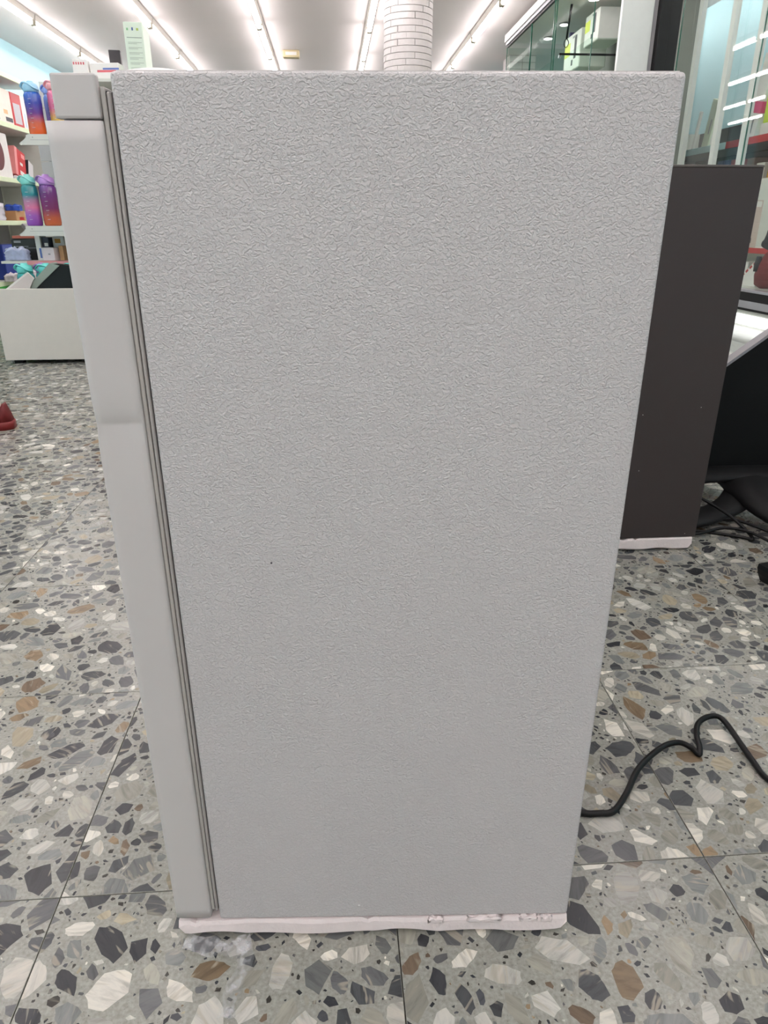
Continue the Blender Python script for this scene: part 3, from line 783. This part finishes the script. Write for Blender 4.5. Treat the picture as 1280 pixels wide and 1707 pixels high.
# ---------------------------------------------------------------- end shelf unit carrying the bottles
GD = thing('shelf_unit', 'white metal end shelf unit carrying the gradient bottles on the left', 'shelf unit', (-1.82, 4.66, 0))
GW = 1.5
def end_shelf(z, x0):
    s = box('shelf_board', (x0, .02, z - .016), (GW, .40, z), M_shelf, GD, .001)
    bm = bmesh.new(); add_prism(bm, [(x0 + .02, z + .002), (GW, z + .002), (GW, z - .054), (x0 - .03, z - .054), (x0 - .035, z - .045), (x0 - .004, z - .026), (x0 + .012, z - .010)], -.0, .018)
    f = from_bm('shelf_front', bm, M_shelf, GD)
    prism('seam', [(x0 + .03, z - .028), (GW, z - .028), (GW, z - .0262), (x0 + .03, z - .0262)], -.0006, .0005, M_grey, f)
    lathe('rivet', [(.003, 0), (.002, .001)], M_grey, f, 8, loc=(x0 + .045, .0, z - .014), rot=(PI / 2, 0, 0))
end_shelf(1.230, .075); end_shelf(.740, -.02)
box('shelf_board', (-.22, .06, .526), (GW, .40, .54), M_shelf, GD); box('shelf_front', (-.06, .048, .520), (GW, .0598, .542), mat('pink_shelf_edge', (214, 150, 150), .5), GD)
box('base_plinth', (0, .06, 0), (GW, .40, .12), M_shelf, GD); box('shelf_board', (-.02, .06, .1202), (GW, .40, .14), M_shelf, GD)
for i in range(14): box('back_slat', (-.0, .402, .142 + i * .098), (GW, .416, .142 + i * .098 + .094), mat('back_panel_grey', (200, 198, 196), .5), GD, .002, 1)
box('upright', (.06, .418, 0), (.10, .46, 1.56), M_shelf, GD); box('upright', (GW - .06, .418, 0), (GW - .02, .46, 1.56), M_shelf, GD)
box('shelf_board', (.33, .02, 1.50), (GW, .46, 1.516), M_shelf, GD); box('bracket_plate', (.33, .02, 1.4498), (.336, .40, 1.4998), M_shelf, GD)
wr = tube('price_wire', [(.20, .395, 1.12), (.20, .30, 1.12), (.30, .30, 1.12), (.30, .30, 1.06), (.20, .30, 1.06), (.20, .30, 1.12)], .0022, M_ink, GD, 6)

# things on top of the end shelf unit
def carton(name, label, size, loc, rz=0.0, m=M_white_g, prints=(), cat='box', group=None, tilt=None):
    """a box with flaps; prints: (face, u0, v0, u1, v1, material) as fractions of a face"""
    w, d, h = size
    r = box(name, (-w / 2, -d / 2, 0), (w / 2, d / 2, h), m, None, min(w, d, h) * .03, 1)
    r.location = loc; r.rotation_euler = tilt if tilt else (0, 0, rz)
    tag(r, label, cat, group)
    e = .0006
    for face, u0, v0, u1, v1, pm in prints:
        if face == 'f': lo, hi = (-w / 2 + u0 * w, -d / 2 - e, v0 * h), (-w / 2 + u1 * w, -d / 2 + e, v1 * h)
        elif face == 'r': lo, hi = (w / 2 - e, -d / 2 + u0 * d, v0 * h), (w / 2 + e, -d / 2 + u1 * d, v1 * h)
        elif face == 'l': lo, hi = (-w / 2 - e, -d / 2 + u0 * d, v0 * h), (-w / 2 + e, -d / 2 + u1 * d, v1 * h)
        else: lo, hi = (-w / 2 + u0 * w, -d / 2 + v0 * d, h - e), (-w / 2 + u1 * w, -d / 2 + v1 * d, h + e)
        box('printed_panel', lo, hi, pm, r)
    return r
M_mint = mat('mint_card', (206, 222, 206), .5); M_mintink = mat('grey_green_ink', (150, 166, 154), .6)
lines = [('f', .12, .735, .92, .75, M_mintink)]
for i in range(6):
    z = .66 - i * .085
    lines += [('f', .16, z, .88, z + .008, M_mintink), ('f', .16, z - .022, .62 + .04 * (i % 3), z - .014, M_mintink)]
lines += [('f', .14, .86, .24, .90, mat('icon_green', (120, 176, 130), .5)), ('f', .42, .86, .50, .91, mat('icon_blue', (70, 96, 150), .5)), ('f', .66, .86, .78, .90, mat('icon_olive', (150, 170, 80), .5)), ('f', .2, .10, .88, .108, M_mintink)]
carton('tall_carton', 'tall pale green printed carton standing above the refrigerator top', (.104, .28, .294), (-1.098, 4.92, 1.5165), math.radians(5), M_mint, lines)
cn = carton('dark_carton', 'small dark box with gold foot beside the tall pale green carton', (.066, .05, .195), (-1.258, 5.0, 1.5165), .1, mat('dark_card', (52, 48, 52), .4), [('f', .0, .0, 1, .62, mat('gold_brown', (120, 96, 62), .35))])
M_bl = mat('blue_print', (92, 116, 178), .4); M_rdl = mat('rose_print', (206, 96, 104), .4)
carton('striped_packet', 'white packet with blue and red stripe seen through the door gap', (.17, .08, .09), (-1.265, 4.80, 1.5165), math.radians(-6), M_white_g, [('f', .25, .48, 1, .60, M_rdl), ('f', .45, .62, 1, .72, M_bl), ('f', 0, .0, .95, .04, M_bl)], 'packet')
carton('white_carton', 'low white box with small red lettering above the refrigerator door', (.085, .06, .105), (-1.40, 4.78, 1.5165), 0, M_white_g, [('f', .06 + .16 * i, .74, .15 + .16 * i, .86, M_rdl) for i in range(5)])

# lower shelf contents of the end unit
carton('flat_black_box', 'long black printed box on the lowest end shelf', (.17, .16, .128), (-1.715, 4.93, .5405), 0, mat('black_print_card', (30, 31, 28), .4), [('f', .1, .80, .35, .9, M_grey), ('f', .08, .62, .6, .65, M_grey), ('f', .5, .55, .9, .57, M_grey)])
bpy.data.objects['flat_black_box'].location = (-1.935, 4.95, .5405)
carton('white_carton', 'slim white box next to the black printed box', (.030, .12, .145), (-1.832, 4.86, .5405), .05, M_white_g, [('f', .55, .1, .95, .5, M_bl)])
carton('grey_carton', 'dark grey box with white label on the lowest end shelf', (.040, .10, .135), (-1.790, 4.87, .5405), 0, mat('slate_card', (66, 70, 84), .5), [('f', .3, .62, .85, .76, M_white_g)])
carton('square_carton', 'square pale pink-white box in front on the lowest end shelf', (.080, .07, .075), (-1.745, 4.765, .5425), -.2, mat('rose_white_card', (224, 214, 216), .45), [('f', .5, .45, .68, .55, M_grey)])
carton('white_carton', 'white box with orange square behind the square pale box', (.07, .08, .14), (-1.725, 4.90, .5405), 0, M_white_g, [('f', .2, .72, .7, .9, mat('orange_print', (206, 150, 60), .5))])
carton('brown_carton', 'narrow brown box at the right of the lowest end shelf', (.025, .1, .085), (-1.678, 4.80, .5425), 0, M_card)
crumpled('soft_packet', (.13, .05, .07), mat('blue_white_wrap', (170, 178, 206), .3, var=.3, vscale=40, coat=.3), (-1.955, 4.775, .5425), 0, .15, 12)
tag(bpy.data.objects['soft_packet'], 'blue and white soft packet in front of the black printed box', 'packet')
# leaflets on shelf between
carton('flat_carton', 'flat reddish box lying on the long black printed box', (.16, .12, .016), (-1.93, 4.93, .669), .05, mat('rust_card', (176, 96, 76), .5))

# ---------------------------------------------------------------- wall shelving on the left
WS = thing('wall_shelving', 'long white wall shelving with pale green shelf edges along the blue wall', 'shelving', (XL, 5.0, 0))
SH = [(.30, .50), (.78, .50), (1.13, .48), (1.575, .48), (1.975, .48)]
y1 = 2.93
for z, d in SH:
    box('shelf_board', (.012, 0, z - .028), (d - .012, y1, z), M_shelf, WS)
    box('shelf_edge', (d - .0118, 0, z - .034), (d, y1, z + .004), M_shelf_green, WS, .002, 1)
for k in range(4):
    box('upright', (.002, .02 + k * .97 - (.04 if k == 3 else 0), 0), (.0115, .06 + k * .97 - (.04 if k == 3 else 0), 2.0), M_shelf, WS)
for k in range(3):
    for i in range(5): box('back_panel', (.001, .062 + k * .97, .05 + i * .38), (.008, .985 + k * .97, .42 + i * .38), mat('mid_grey_back_panel', (150, 150, 152), .6), WS, .001, 1)  # back boards in a darker grey than the far section
box('base_plinth', (.012, 0, 0), (.5, y1, .265), mat('green_plinth', (36, 140, 40), .5), WS, .002)
box('end_panel', (.012, y1 + .002, 0), (.50, y1 + .02, 1.60), M_shelf, WS)
for z in (.30, .78, 1.13, 1.575): box('shelf_board', (.012, y1 + .021, z - .028), (.47, y1 + 1.9, z), M_shelf, WS)
for i in range(12): box('back_panel', (.001, y1 + .022, .02 + i * .13), (.0118, y1 + 1.9, .146 + i * .13), mat('light_back_panel', (196, 196, 198), .6), WS, .001, 1)
XW = XL + .45
def on_shelf(i): return SH[i][0] + .001
# shelf at 1.575
M_cream = mat('cream_print_card', (232, 222, 210), .45, var=.08, vscale=30)
carton('printed_carton', 'cream printed box at the left end of the upper wall shelf', (.20, .42, .285), (-2.945, 7.21, on_shelf(3)), 0, M_cream, [('r', .6, .1, .95, .22, M_ink), ('r', .55, .3, .75, .42, mat('peach_print', (226, 180, 130), .5)), ('r', .1, .1, .3, .3, M_bl)])
carton('red_carton', 'red box with grey panel on the upper wall shelf', (.20, .22, .285), (-2.945, 7.545, on_shelf(3)), 0, M_red, [('r', .12, .12, .8, .70, mat('cool_grey_card', (190, 190, 196), .5))])
carton('white_carton', 'white box to the right of the red box on the upper wall shelf', (.19, .13, .29), (-2.95, 7.735, on_shelf(3)), 0, M_white_g, [('r', .3, .1, .6, .5, mat('pale_blue_print', (186, 206, 226), .5))])
# shelf at 1.13
pc = carton('circle_carton', 'white box with a dark red disc picture at the left edge', (.22, .30, .36), (-2.945, 7.005, on_shelf(2)), 0, M_white_g)
lathe('disc_print', [(.135, 0), (.135, .001)], mat('dark_red_print', (92, 16, 22), .4), pc, 32, False, (.11, -.105, .19), (0, PI / 2, 0))
carton('brown_carton', 'brown cardboard box behind the white box with the red disc', (.15, .15, .17), (-3.03, 7.29, on_shelf(2)), 0, M_card, [('r', .3, .5, .7, .8, M_white_g)])
carton('pale_carton', 'small pale box standing on the brown cardboard box', (.13, .12, .10), (-3.03, 7.275, on_shelf(2) + .1705), 0, M_cream)
M_redp = mat('red_toy_card', (190, 30, 38), .35); M_pink = mat('pink_print', (232, 150, 150), .4)
carton('red_carton', 'red and white box tilted back on the middle wall shelf', (.16, .23, .245), (-2.97, 7.48, on_shelf(2) + .03), 0, M_redp, [('r', .0, .0, .22, 1, M_pink), ('r', .45, .45, .7, .55, M_white_g), ('r', .42, .1, .8, .25, M_white_g), ('r', .6, .75, .9, .9, M_pink), ('f', 0, 0, 1, 1, M_pink)], tilt=(math.radians(-14), 0, 0))
carton('silver_carton', 'silver and black box leaning beside the tilted red box', (.14, .11, .17), (-2.96, 7.70, on_shelf(2) + .02), 0, mat('silver_card', (214, 212, 216), .35), [('f', 0, 0, 1, 1, M_ink)], tilt=(math.radians(-22), 0, 0))
for i, (y, s, rz) in enumerate(((7.22, .15, .3), (7.38, .19, 1.0), (7.56, .13, .2))):
    crumpled('flat_packet', (.06, s * .8, .028), mat('white_wrap', (222, 222, 226), .3, var=.12, vscale=50), (-2.84, y, on_shelf(2)), 0, .2, 20 + i)
    o = bpy.data.objects['flat_packet' + ('' if i == 0 else '.%03d' % i)]
    tag(o, ['flat white wrapped packet in front of the brown box', 'flat white wrapped packet in front of the tilted red box', 'small flat wrapped packet beside the silver box'][i], 'packet', 'flat packets on the middle wall shelf')
# shelf at .78
z = on_shelf(1)
crumpled('plastic_bag', (.20, .26, .155), mat('white_bag', (224, 222, 232), .35, var=.12, vscale=40), (-2.94, 6.70, z), .1, .1, 31); tag(bpy.data.objects['plastic_bag'], 'white plastic bag bundle at the left on the third wall shelf', 'bag')
carton('brown_carton', 'open tan cardboard box on the third wall shelf', (.14, .16, .13), (-3.0, 6.97, z), .3, mat('tan_card', (214, 178, 132), .7))
carton('brown_carton', 'small brown box with red print on the third wall shelf', (.10, .16, .085), (-2.86, 7.10, z), -.1, M_card, [('r', .3, .1, .8, .4, M_red)])
crumpled('blue_packet', (.12, .17, .05), mat('royal_blue_wrap', (40, 84, 190), .3), (-2.95, 7.13, z + .0855), .2, .15, 33); tag(bpy.data.objects['blue_packet'], 'royal blue wrapped packet lying on the small brown box', 'packet')
bpy.data.objects['blue_packet'].location = (-2.87, 7.11, z + .0852)
crumpled('grey_packet', (.14, .16, .07), mat('grey_white_wrap', (196, 192, 190), .4, var=.2, vscale=50), (-2.88, 7.28, z), 0, .15, 34); tag(bpy.data.objects['grey_packet'], 'grey and white crumpled packet right of the blue packet', 'packet')
carton('plastic_tray', 'grey plastic tray hanging over the third wall shelf edge', (.10, .22, .03), (-2.80, 7.02, z - .06), 0, mat('grey_tray', (128, 128, 130), .3), (), 'tray', tilt=(0, math.radians(38), 0))
bpy.data.objects['plastic_tray'].location = (-2.735, 7.06, z - .075)
# shelf at .30 (above green plinth)
z = on_shelf(0)
carton('blue_carton', 'large dark blue box on the lowest wall shelf', (.19, .28, .29), (-2.92, 6.79, z), -.08, mat('navy_blue_card', (34, 56, 136), .4), [('r', 0, .75, .9, .97, mat('blue_light_band', (76, 92, 160), .4))])
carton('dark_carton', 'dark box behind the large blue box on the lowest wall shelf', (.2, .30, .20), (-3.0, 7.14, z), 0, mat('charcoal_card', (46, 44, 44), .5))
for i, (y, s) in enumerate(((6.50, .17), (6.70, .14), (6.93, .18))):
    crumpled('wrapped_packet', (.07, s, .06), mat('mottled_wrap', (200, 196, 200), .4, var=.3, vscale=45), (-2.735 if i != 1 else -2.73, y, z), .05 * i, .15, 50 + i)
    tag(bpy.data.objects['wrapped_packet' + ('' if i == 0 else '.%03d' % i)], ['mottled wrapped packet at the left of the green plinth shelf', 'small mottled packet in front of the blue box', 'mottled packet at the right of the green plinth shelf'][i], 'packet', 'mottled packets above the green plinth')

# ---------------------------------------------------------------- round brick column
BC = thing('brick_column', 'round white column clad in white brick above the refrigerator', 'column', (.672, 6.62, 0))
M_brick = mat('white_brick', (212, 208, 206), .7, var=.05, vscale=25, bump=(60, .4, .004)); M_mortar = mat('pale_mortar', (172, 168, 166), .9)
lathe('mortar_core', [(.189, 0), (.189, CEIL)], M_mortar, BC, 48)
def brick_seg(da, h, r0=.188, r1=.197):
    bm = bmesh.new(); n = 5; A = []
    for i in range(n + 1):
        a = -da / 2 + da * i / n
        A.append([bm.verts.new((r * math.cos(a), r * math.sin(a), z)) for r, z in ((r0, 0), (r1, .001), (r1, h - .001), (r0, h))])
    for a, b in zip(A, A[1:]):
        for k in range(4): bm.faces.new((a[k], a[(k + 1) % 4], b[(k + 1) % 4], b[k]))
    bm.faces.new(A[0]); bm.faces.new(list(reversed(A[-1]))); bmesh.ops.recalc_face_normals(bm, faces=bm.faces)
    return bm
CH, NB = .0445, 9
o = from_bm('brick', brick_seg(2 * PI / NB - .014, CH - .0032), M_brick, BC); o.location.z = CEIL - CH + .001; b_me = o.data
bmf = bmesh.new(); r_ = random.Random(4)
for c in range(int(CEIL / CH)):
    for i in range(NB):
        if c == 0 and i == 0: continue
        a = 2 * PI * i / NB + (PI / NB if c % 2 else 0) + r_.uniform(-.02, .02); z = CEIL - (c + 1) * CH + .001
        if c < 24:
            q = link(bpy.data.objects.new('brick', b_me), BC); q.location = (0, 0, z + r_.uniform(-.0006, .0006)); q.rotation_euler = (0, 0, a)
        else:
            t = brick_seg(2 * PI / NB - .014, CH - .0032); mt = Matrix.Translation((0, 0, z)) @ Matrix.Rotation(a, 4, 'Z')
            for v in t.verts: v.co = mt @ v.co
            tm = bpy.data.meshes.new('t'); t.to_mesh(tm); t.free(); bmf.from_mesh(tm); bpy.data.meshes.remove(tm)
q = from_bm('lower_bricks', bmf, M_brick, BC); q['kind'] = 'stuff'
# square brick pillar far behind the glass cabinet
BP = thing('brick_pillar', 'square white brick pillar seen through the far end of the glass cabinet', 'pillar', (2.06, 9.0, 0))
box('mortar_core', (0, .0, 0), (.30, .3, CEIL), M_mortar, BP)
o = box('brick', (0, -.006, 0), (.146, .002, .061), M_brick, BP, .002, 1); o.location.z = CEIL - .066; q_me = o.data
for c in range(int(CEIL / .066)):
    for i in range(2):
        if c == 0 and i == 0: continue
        q = link(bpy.data.objects.new('brick', q_me), BP); q.location = (i * .152, 0, CEIL - .066 * (c + 1))

# ---------------------------------------------------------------- tall glass display cabinet
GC = thing('display_cabinet', 'tall glass display cabinet with white cornice and spotlights on the right', 'display cabinet', (1.80, 5.42, 0))
CL = 2.55; CDp = .75
box('base_cabinet', (.0, 0, .0), (CDp, CL, .75), M_white, GC, .003)
box('cornice', (-.035, 0, 2.40), (CDp, CL, 2.462), M_white, GC, .004)
box('cornice_rail', (-.02, 0, 2.375), (.02, CL, 2.3998), M_alu, GC); box('door_track', (-.008, 0, 2.358), (.012, CL, 2.3748), M_black, GC)
for a, b, xo in ((0.0, .95, -.004), (.93, 1.66, .008), (1.64, 2.55, -.004)):
    g = box('glass_door', (xo - .003, a, .752), (xo + .003, b, 2.357), M_glass_ar, GC)
    box('glass_edge', (xo - .0032, b, .752), (xo + .0032, b + .004, 2.357), M_glass_edge, g); box('glass_edge', (xo - .0032, a - .004, .752), (xo + .0032, a, 2.357), M_glass_edge, g)
box('glass_end', (.012, CL - .008, .752), (CDp - .02, CL - .002, 2.357), M_glass_ar, GC)
box('back_panel', (CDp - .018, 0, .752), (CDp, CL, 2.3995), mat('cabinet_back', (120, 122, 116), .5), GC)
for (y, ) in ((1.05,), (1.80,), (2.3,)):
    d = lathe('spotlight', [(.045, 0), (.048, .012), (.04, .013)], M_alu, GC, 24, loc=(.33, y, 2.386), rot=None)
    lathe('bulb', [(.038, 0), (.038, .002)], mat('spot_glow', (255, 255, 255), .3, emit=((255, 250, 240), 14)), d, 24, loc=(0, 0, -.002))
s1 = box('glass_shelf', (.03, .80, 1.965), (.70, 1.95, 1.973), M_glass_ar, GC)
box('shelf_front_bar', (.0125, .80 - .006, 1.962), (.70, .80, 1.976), M_black, GC)
box('glass_shelf', (.25, .82, 2.078), (.70, 1.40, 2.086), M_glass_ar, GC)
box('shelf_bracket', (.014, .80, 1.945), (.03, .83, 1.965), M_alu, GC)
hc = thing('hanging_strap', 'black strap with end loop hanging inside the glass cabinet', 'strap', (1.99, 6.65, 0))
tube('strap', [(.02, 0, 2.398), (.008, 0, 2.28), (0, 0, 2.165)], [.010, .009, .008], M_black, hc, 8)
tube('loop', [(0, 0, 2.165), (-.018, 0, 2.14), (-.014, 0, 2.112), (0, 0, 2.10), (.014, 0, 2.112), (.018, 0, 2.14), (0, 0, 2.165)], .003, M_black, hc, 6, 1, 4)
M_yel = mat('yellow_label', (216, 224, 60), .4); M_pur = mat('purple_card', (70, 66, 112), .4)
def appliance_box(label, loc, size, rz):
    c = carton('appliance_carton', label, size, loc, rz, M_white_g, [('l', .62, .45, .98, .8, M_yel), ('l', .22, .3, .36, .9, M_ink), ('l', .4, .15, .5, .3, M_ink), ('l', .3, .86, .5, .92, M_grey)])
    return c
appliance_box('white appliance carton with yellow flash, upper one in the glass cabinet', (2.225, 6.45, 2.0865), (.20, .32, .215), 0)
appliance_box('white appliance carton with yellow flash, lower one in the glass cabinet', (2.235, 6.90, 1.9735), (.23, .42, .28), 0)
carton('purple_carton', 'flat purple-edged box standing between the two white appliance cartons', (.26, .03, .345), (2.30, 7.17, 1.9735), 0, M_pur, [('f', .1, .1, .9, .9, M_white_g)])
# ---------------------------------------------------------------- pilaster and black-framed glass showcase
PS = thing('pilaster', 'white pilaster between the glass cabinet and the black frame', 'pilaster', (1.93, 5.28, 0))
box('shaft', (.004, 0, 0), (.215, .035, CEIL), mat('pilaster_white', (222, 226, 222), .5), PS, .002)
box('side_trim', (.2155, .005, 0), (.242, .04, CEIL), M_grey, PS)
SC = thing('glass_showcase', 'black-framed glass showcase running along the right side', 'showcase', (2.33, 1.6, 0))
SL = 3.70
box('frame_post', (-.155, SL - .06, 0), (-.085, SL + .0, CEIL), M_black, SC, .002); box('frame_post', (-.082, SL - .05, 0), (-.012, SL + .02, CEIL), M_black, SC, .002)
box('frame_post', (-.03, 0, 0), (.03, .06, CEIL), M_black, SC, .002)
for a, b in ((.06, 1.55), (1.56, 2.62), (2.63, SL - .055)):
    g = box('glass_pane', (-.003, a, .412), (.003, b, CEIL), M_glass, SC)
    box('glass_edge', (-.0034, b, .412), (.0034, b + .004, CEIL), M_glass_edge, g)
box('sill_trim', (-.03, .06, .398), (.03, SL - .06, .4115), M_alu, SC, .001); box('sill', (-.026, .06, .352), (.03, SL - .06, .3978), M_black, SC, .001)
box('sill_trim', (-.03, .06, .314), (.03, SL - .06, .3515), M_alu, SC, .001); box('lower_rail', (-.022, .06, .300), (.02, SL - .06, .3138), M_black, SC)
box('lower_glass_pane', (-.003, .06, .05), (.003, SL - .06, .2998), M_glass, SC)
box('plinth', (-.02, .06, 0), (.5, SL - .06, .0498), M_white, SC, .002)
box('inner_board', (.03, .06, .0502), (.45, SL - .06, .11), mat('gloss_white_board', (232, 230, 230), .12), SC, .002)
box('lower_back', (.45, .06, .0502), (.47, SL - .06, 1.02), mat('mint_white_board', (220, 222, 216), .4), SC)
added_strip = box('added_light_strip', (.436, 2.45, .12), (.4498, 3.45, .185), mat('added_strip_glow', (255, 255, 255), .4, emit=((255, 250, 250), 2.2)), SC, .002)  # added glow that brightens the lower showcase, not a known fitting
added_strip['label'] = 'glowing white strip added to brighten the lower showcase'
box('deck_board', (.032, .06, .395), (.4498, SL - .06, .41), M_shelf, SC)
s = box('inner_shelf', (.17, .06, .600), (.4498, SL - .08, .612), M_shelf, SC); box('shelf_edge', (.155, .06, .588), (.1698, SL - .08, .618), M_red, SC, .001)
carton('long_carton', 'tall pinkish box standing on the red-edged shelf in the showcase', (.10, .075, .27), (2.60, 4.50, .6125), .1, mat('pink_beige_card', (206, 188, 180), .5), [('f', .1, .86, .9, .98, M_white_g), ('f', .3, .1, .6, .2, M_ink)])
carton('white_carton', 'white box with red line beneath the red-edged shelf', (.10, .12, .125), (2.58, 4.36, .4105), 0, M_white_g, [('f', .1, .6, .9, .66, M_red)])
tc_ = prism('tent_carton', [(-.10, 0), (.07, 0), (.07, .022), (.065, .155), (.05, .155)], -.02, .02, M_white_g, None, 'y', (2.47, 4.15, .4105), (0, 0, math.radians(-80)))
tag(tc_, 'wedge-shaped white carton with red lettering on the showcase deck', 'carton')
for i in range(4): prism('red_lettering', [(-.052 + i * .026, .058 + i * .022), (-.036 + i * .026, .072 + i * .022), (-.028 + i * .026, .062 + i * .022), (-.044 + i * .026, .048 + i * .022)], -.0208, -.0202, M_red, tc_)
ty = thing('plush_toy', 'dark plush toy with pointed snout at the right edge inside the showcase', 'toy', (2.45, 3.95, .4105))
M_toy = mat('dark_plush', (40, 46, 54), .95, bump=(200, .6, .004)); M_toyr = mat('red_brown_plush', (110, 34, 40), .95, bump=(200, .6, .004), var=.4, vscale=30)
lathe('torso', [(.03, 0), (.062, .02), (.07, .07), (.06, .13), (.035, .18), (.02, .20)], M_toyr, ty, 20)
lathe('head', [(.01, -.055), (.04, -.04), (.055, 0), (.045, .04), (.012, .056)], M_toy, ty, 20, loc=(0, .0, .25))
lathe('snout', [(.032, 0), (.024, .03), (.010, .055), (.004, .058)], M_toy, ty, 14, loc=(-.01, .035, .24), rot=(-PI / 2 - .2, 0, 0))
for s in (-1, 1): lathe('ear', [(.016, 0), (.014, .02), (.003, .035)], M_toy, ty, 12, loc=(s * .035, 0, .285)); lathe('arm', [(.018, 0), (.02, .04), (.012, .08)], M_toy, ty, 12, loc=(s * .058, .02, .09))
for y in (2.845, 3.18, 3.62): box('white_mullion', (.10, y - .025, .4102), (.13, y + .025, CEIL), M_white, SC, .002)
# shelving inside, against the blue right wall
IS = thing('inner_shelving', 'red-edged shelving behind the showcase glass, against the pale blue wall', 'shelving', (2.92, 2.6, 0))
for z in (.55, .95, 1.30):
    box('shelf_board', (.012, 0, z - .03), (.42, 4.2, z), M_shelf, IS); box('shelf_edge', (0, 0, z - .04), (.0118, 2.95, z + .006), M_red, IS, .001, 1); box('shelf_edge', (0, 2.955, z - .04), (.0118, 4.2, z + .006), mat('blue_white_edge', (196, 232, 236), .4), IS, .001, 1)
box('back_panel', (.405, 0, 0), (.432, 4.2, 1.49), mat('dark_back_board', (48, 40, 40), .6), IS); box('upright', (.0, 4.2002, 0), (.42, 4.22, 1.49), M_shelf, IS); box('upright', (0, -.02, 0), (.42, -.0002, 1.49), M_shelf, IS)
M_lime = mat('lime_card', (196, 222, 60), .45); M_mag = mat('magenta_print', (222, 60, 120), .45)
lc = carton('long_carton', 'long pale green carton leaning behind the showcase glass', (.06, .10, .34), (3.05, 6.08, 1.3135), 0, mat('pale_green_card', (216, 226, 200), .5), [('l', .3, .3, .45, .6, M_grey), ('f', .2, .1, .8, .3, M_white_g)], tilt=(math.radians(14), 0, 0))
carton('thin_carton', 'thin white stick-like carton leaning left of the long pale green carton', (.02, .022, .30), (3.05, 6.33, 1.3035), 0, M_white_g, tilt=(math.radians(12), 0, 0))
carton('long_carton', 'long white carton with magenta label standing behind the showcase glass', (.06, .12, .50), (2.99, 5.32, 1.3115), 0, M_white_g, [('l', 0, .30, 1, .44, M_mag), ('l', .45, .05, .6, .26, M_grey), ('f', 0, .30, 1, .44, M_mag)], tilt=(math.radians(10), 0, 0))
carton('lime_carton', 'lime green box beside the magenta-labelled carton behind the glass', (.08, .18, .20), (2.99, 5.07, 1.3792), 0, M_lime, [('l', .5, .3, .6, .9, M_ink)])
carton('white_carton', 'white box under the lime green box behind the glass', (.09, .2, .078), (2.99, 5.07, 1.3005), 0, M_white_g)
cols = [((130, 40, 44), 'dark red'), ((60, 80, 150), 'blue'), ((190, 140, 40), 'amber'), ((200, 196, 190), 'off-white'), ((96, 70, 60), 'brown'), ((70, 110, 170), 'light blue'), ((160, 60, 60), 'brick red'), ((60, 60, 110), 'indigo'), ((186, 170, 150), 'beige'), ((120, 124, 130), 'grey')]
r_ = random.Random(12); y = 4.6; k = 0
while y < 6.7:
    w = r_.uniform(.09, .16); c, cn_ = cols[k % len(cols)]
    o = carton('small_carton', '%s small carton, %s along the row under the top showcase shelf' % (cn_, ['first', 'second', 'third', 'fourth', 'fifth', 'sixth', 'seventh', 'eighth', 'ninth', 'tenth', 'eleventh', 'twelfth', 'thirteenth', 'fourteenth', 'fifteenth', 'sixteenth', 'seventeenth', 'eighteenth', 'nineteenth', 'twentieth'][k]), (.12, w, r_.uniform(.14, .24)), (2.99 + r_.uniform(0, .03), y + w / 2, .9505), 0,
               mat('carton_%s' % cn_.replace(' ', '_').replace('-', '_'), c, .45), [('l', .2, .3, .8, .6, M_white_g if k % 2 else M_grey)], 'box', 'small cartons in the inner shelving')
    y += w + r_.uniform(.01, .03); k += 1
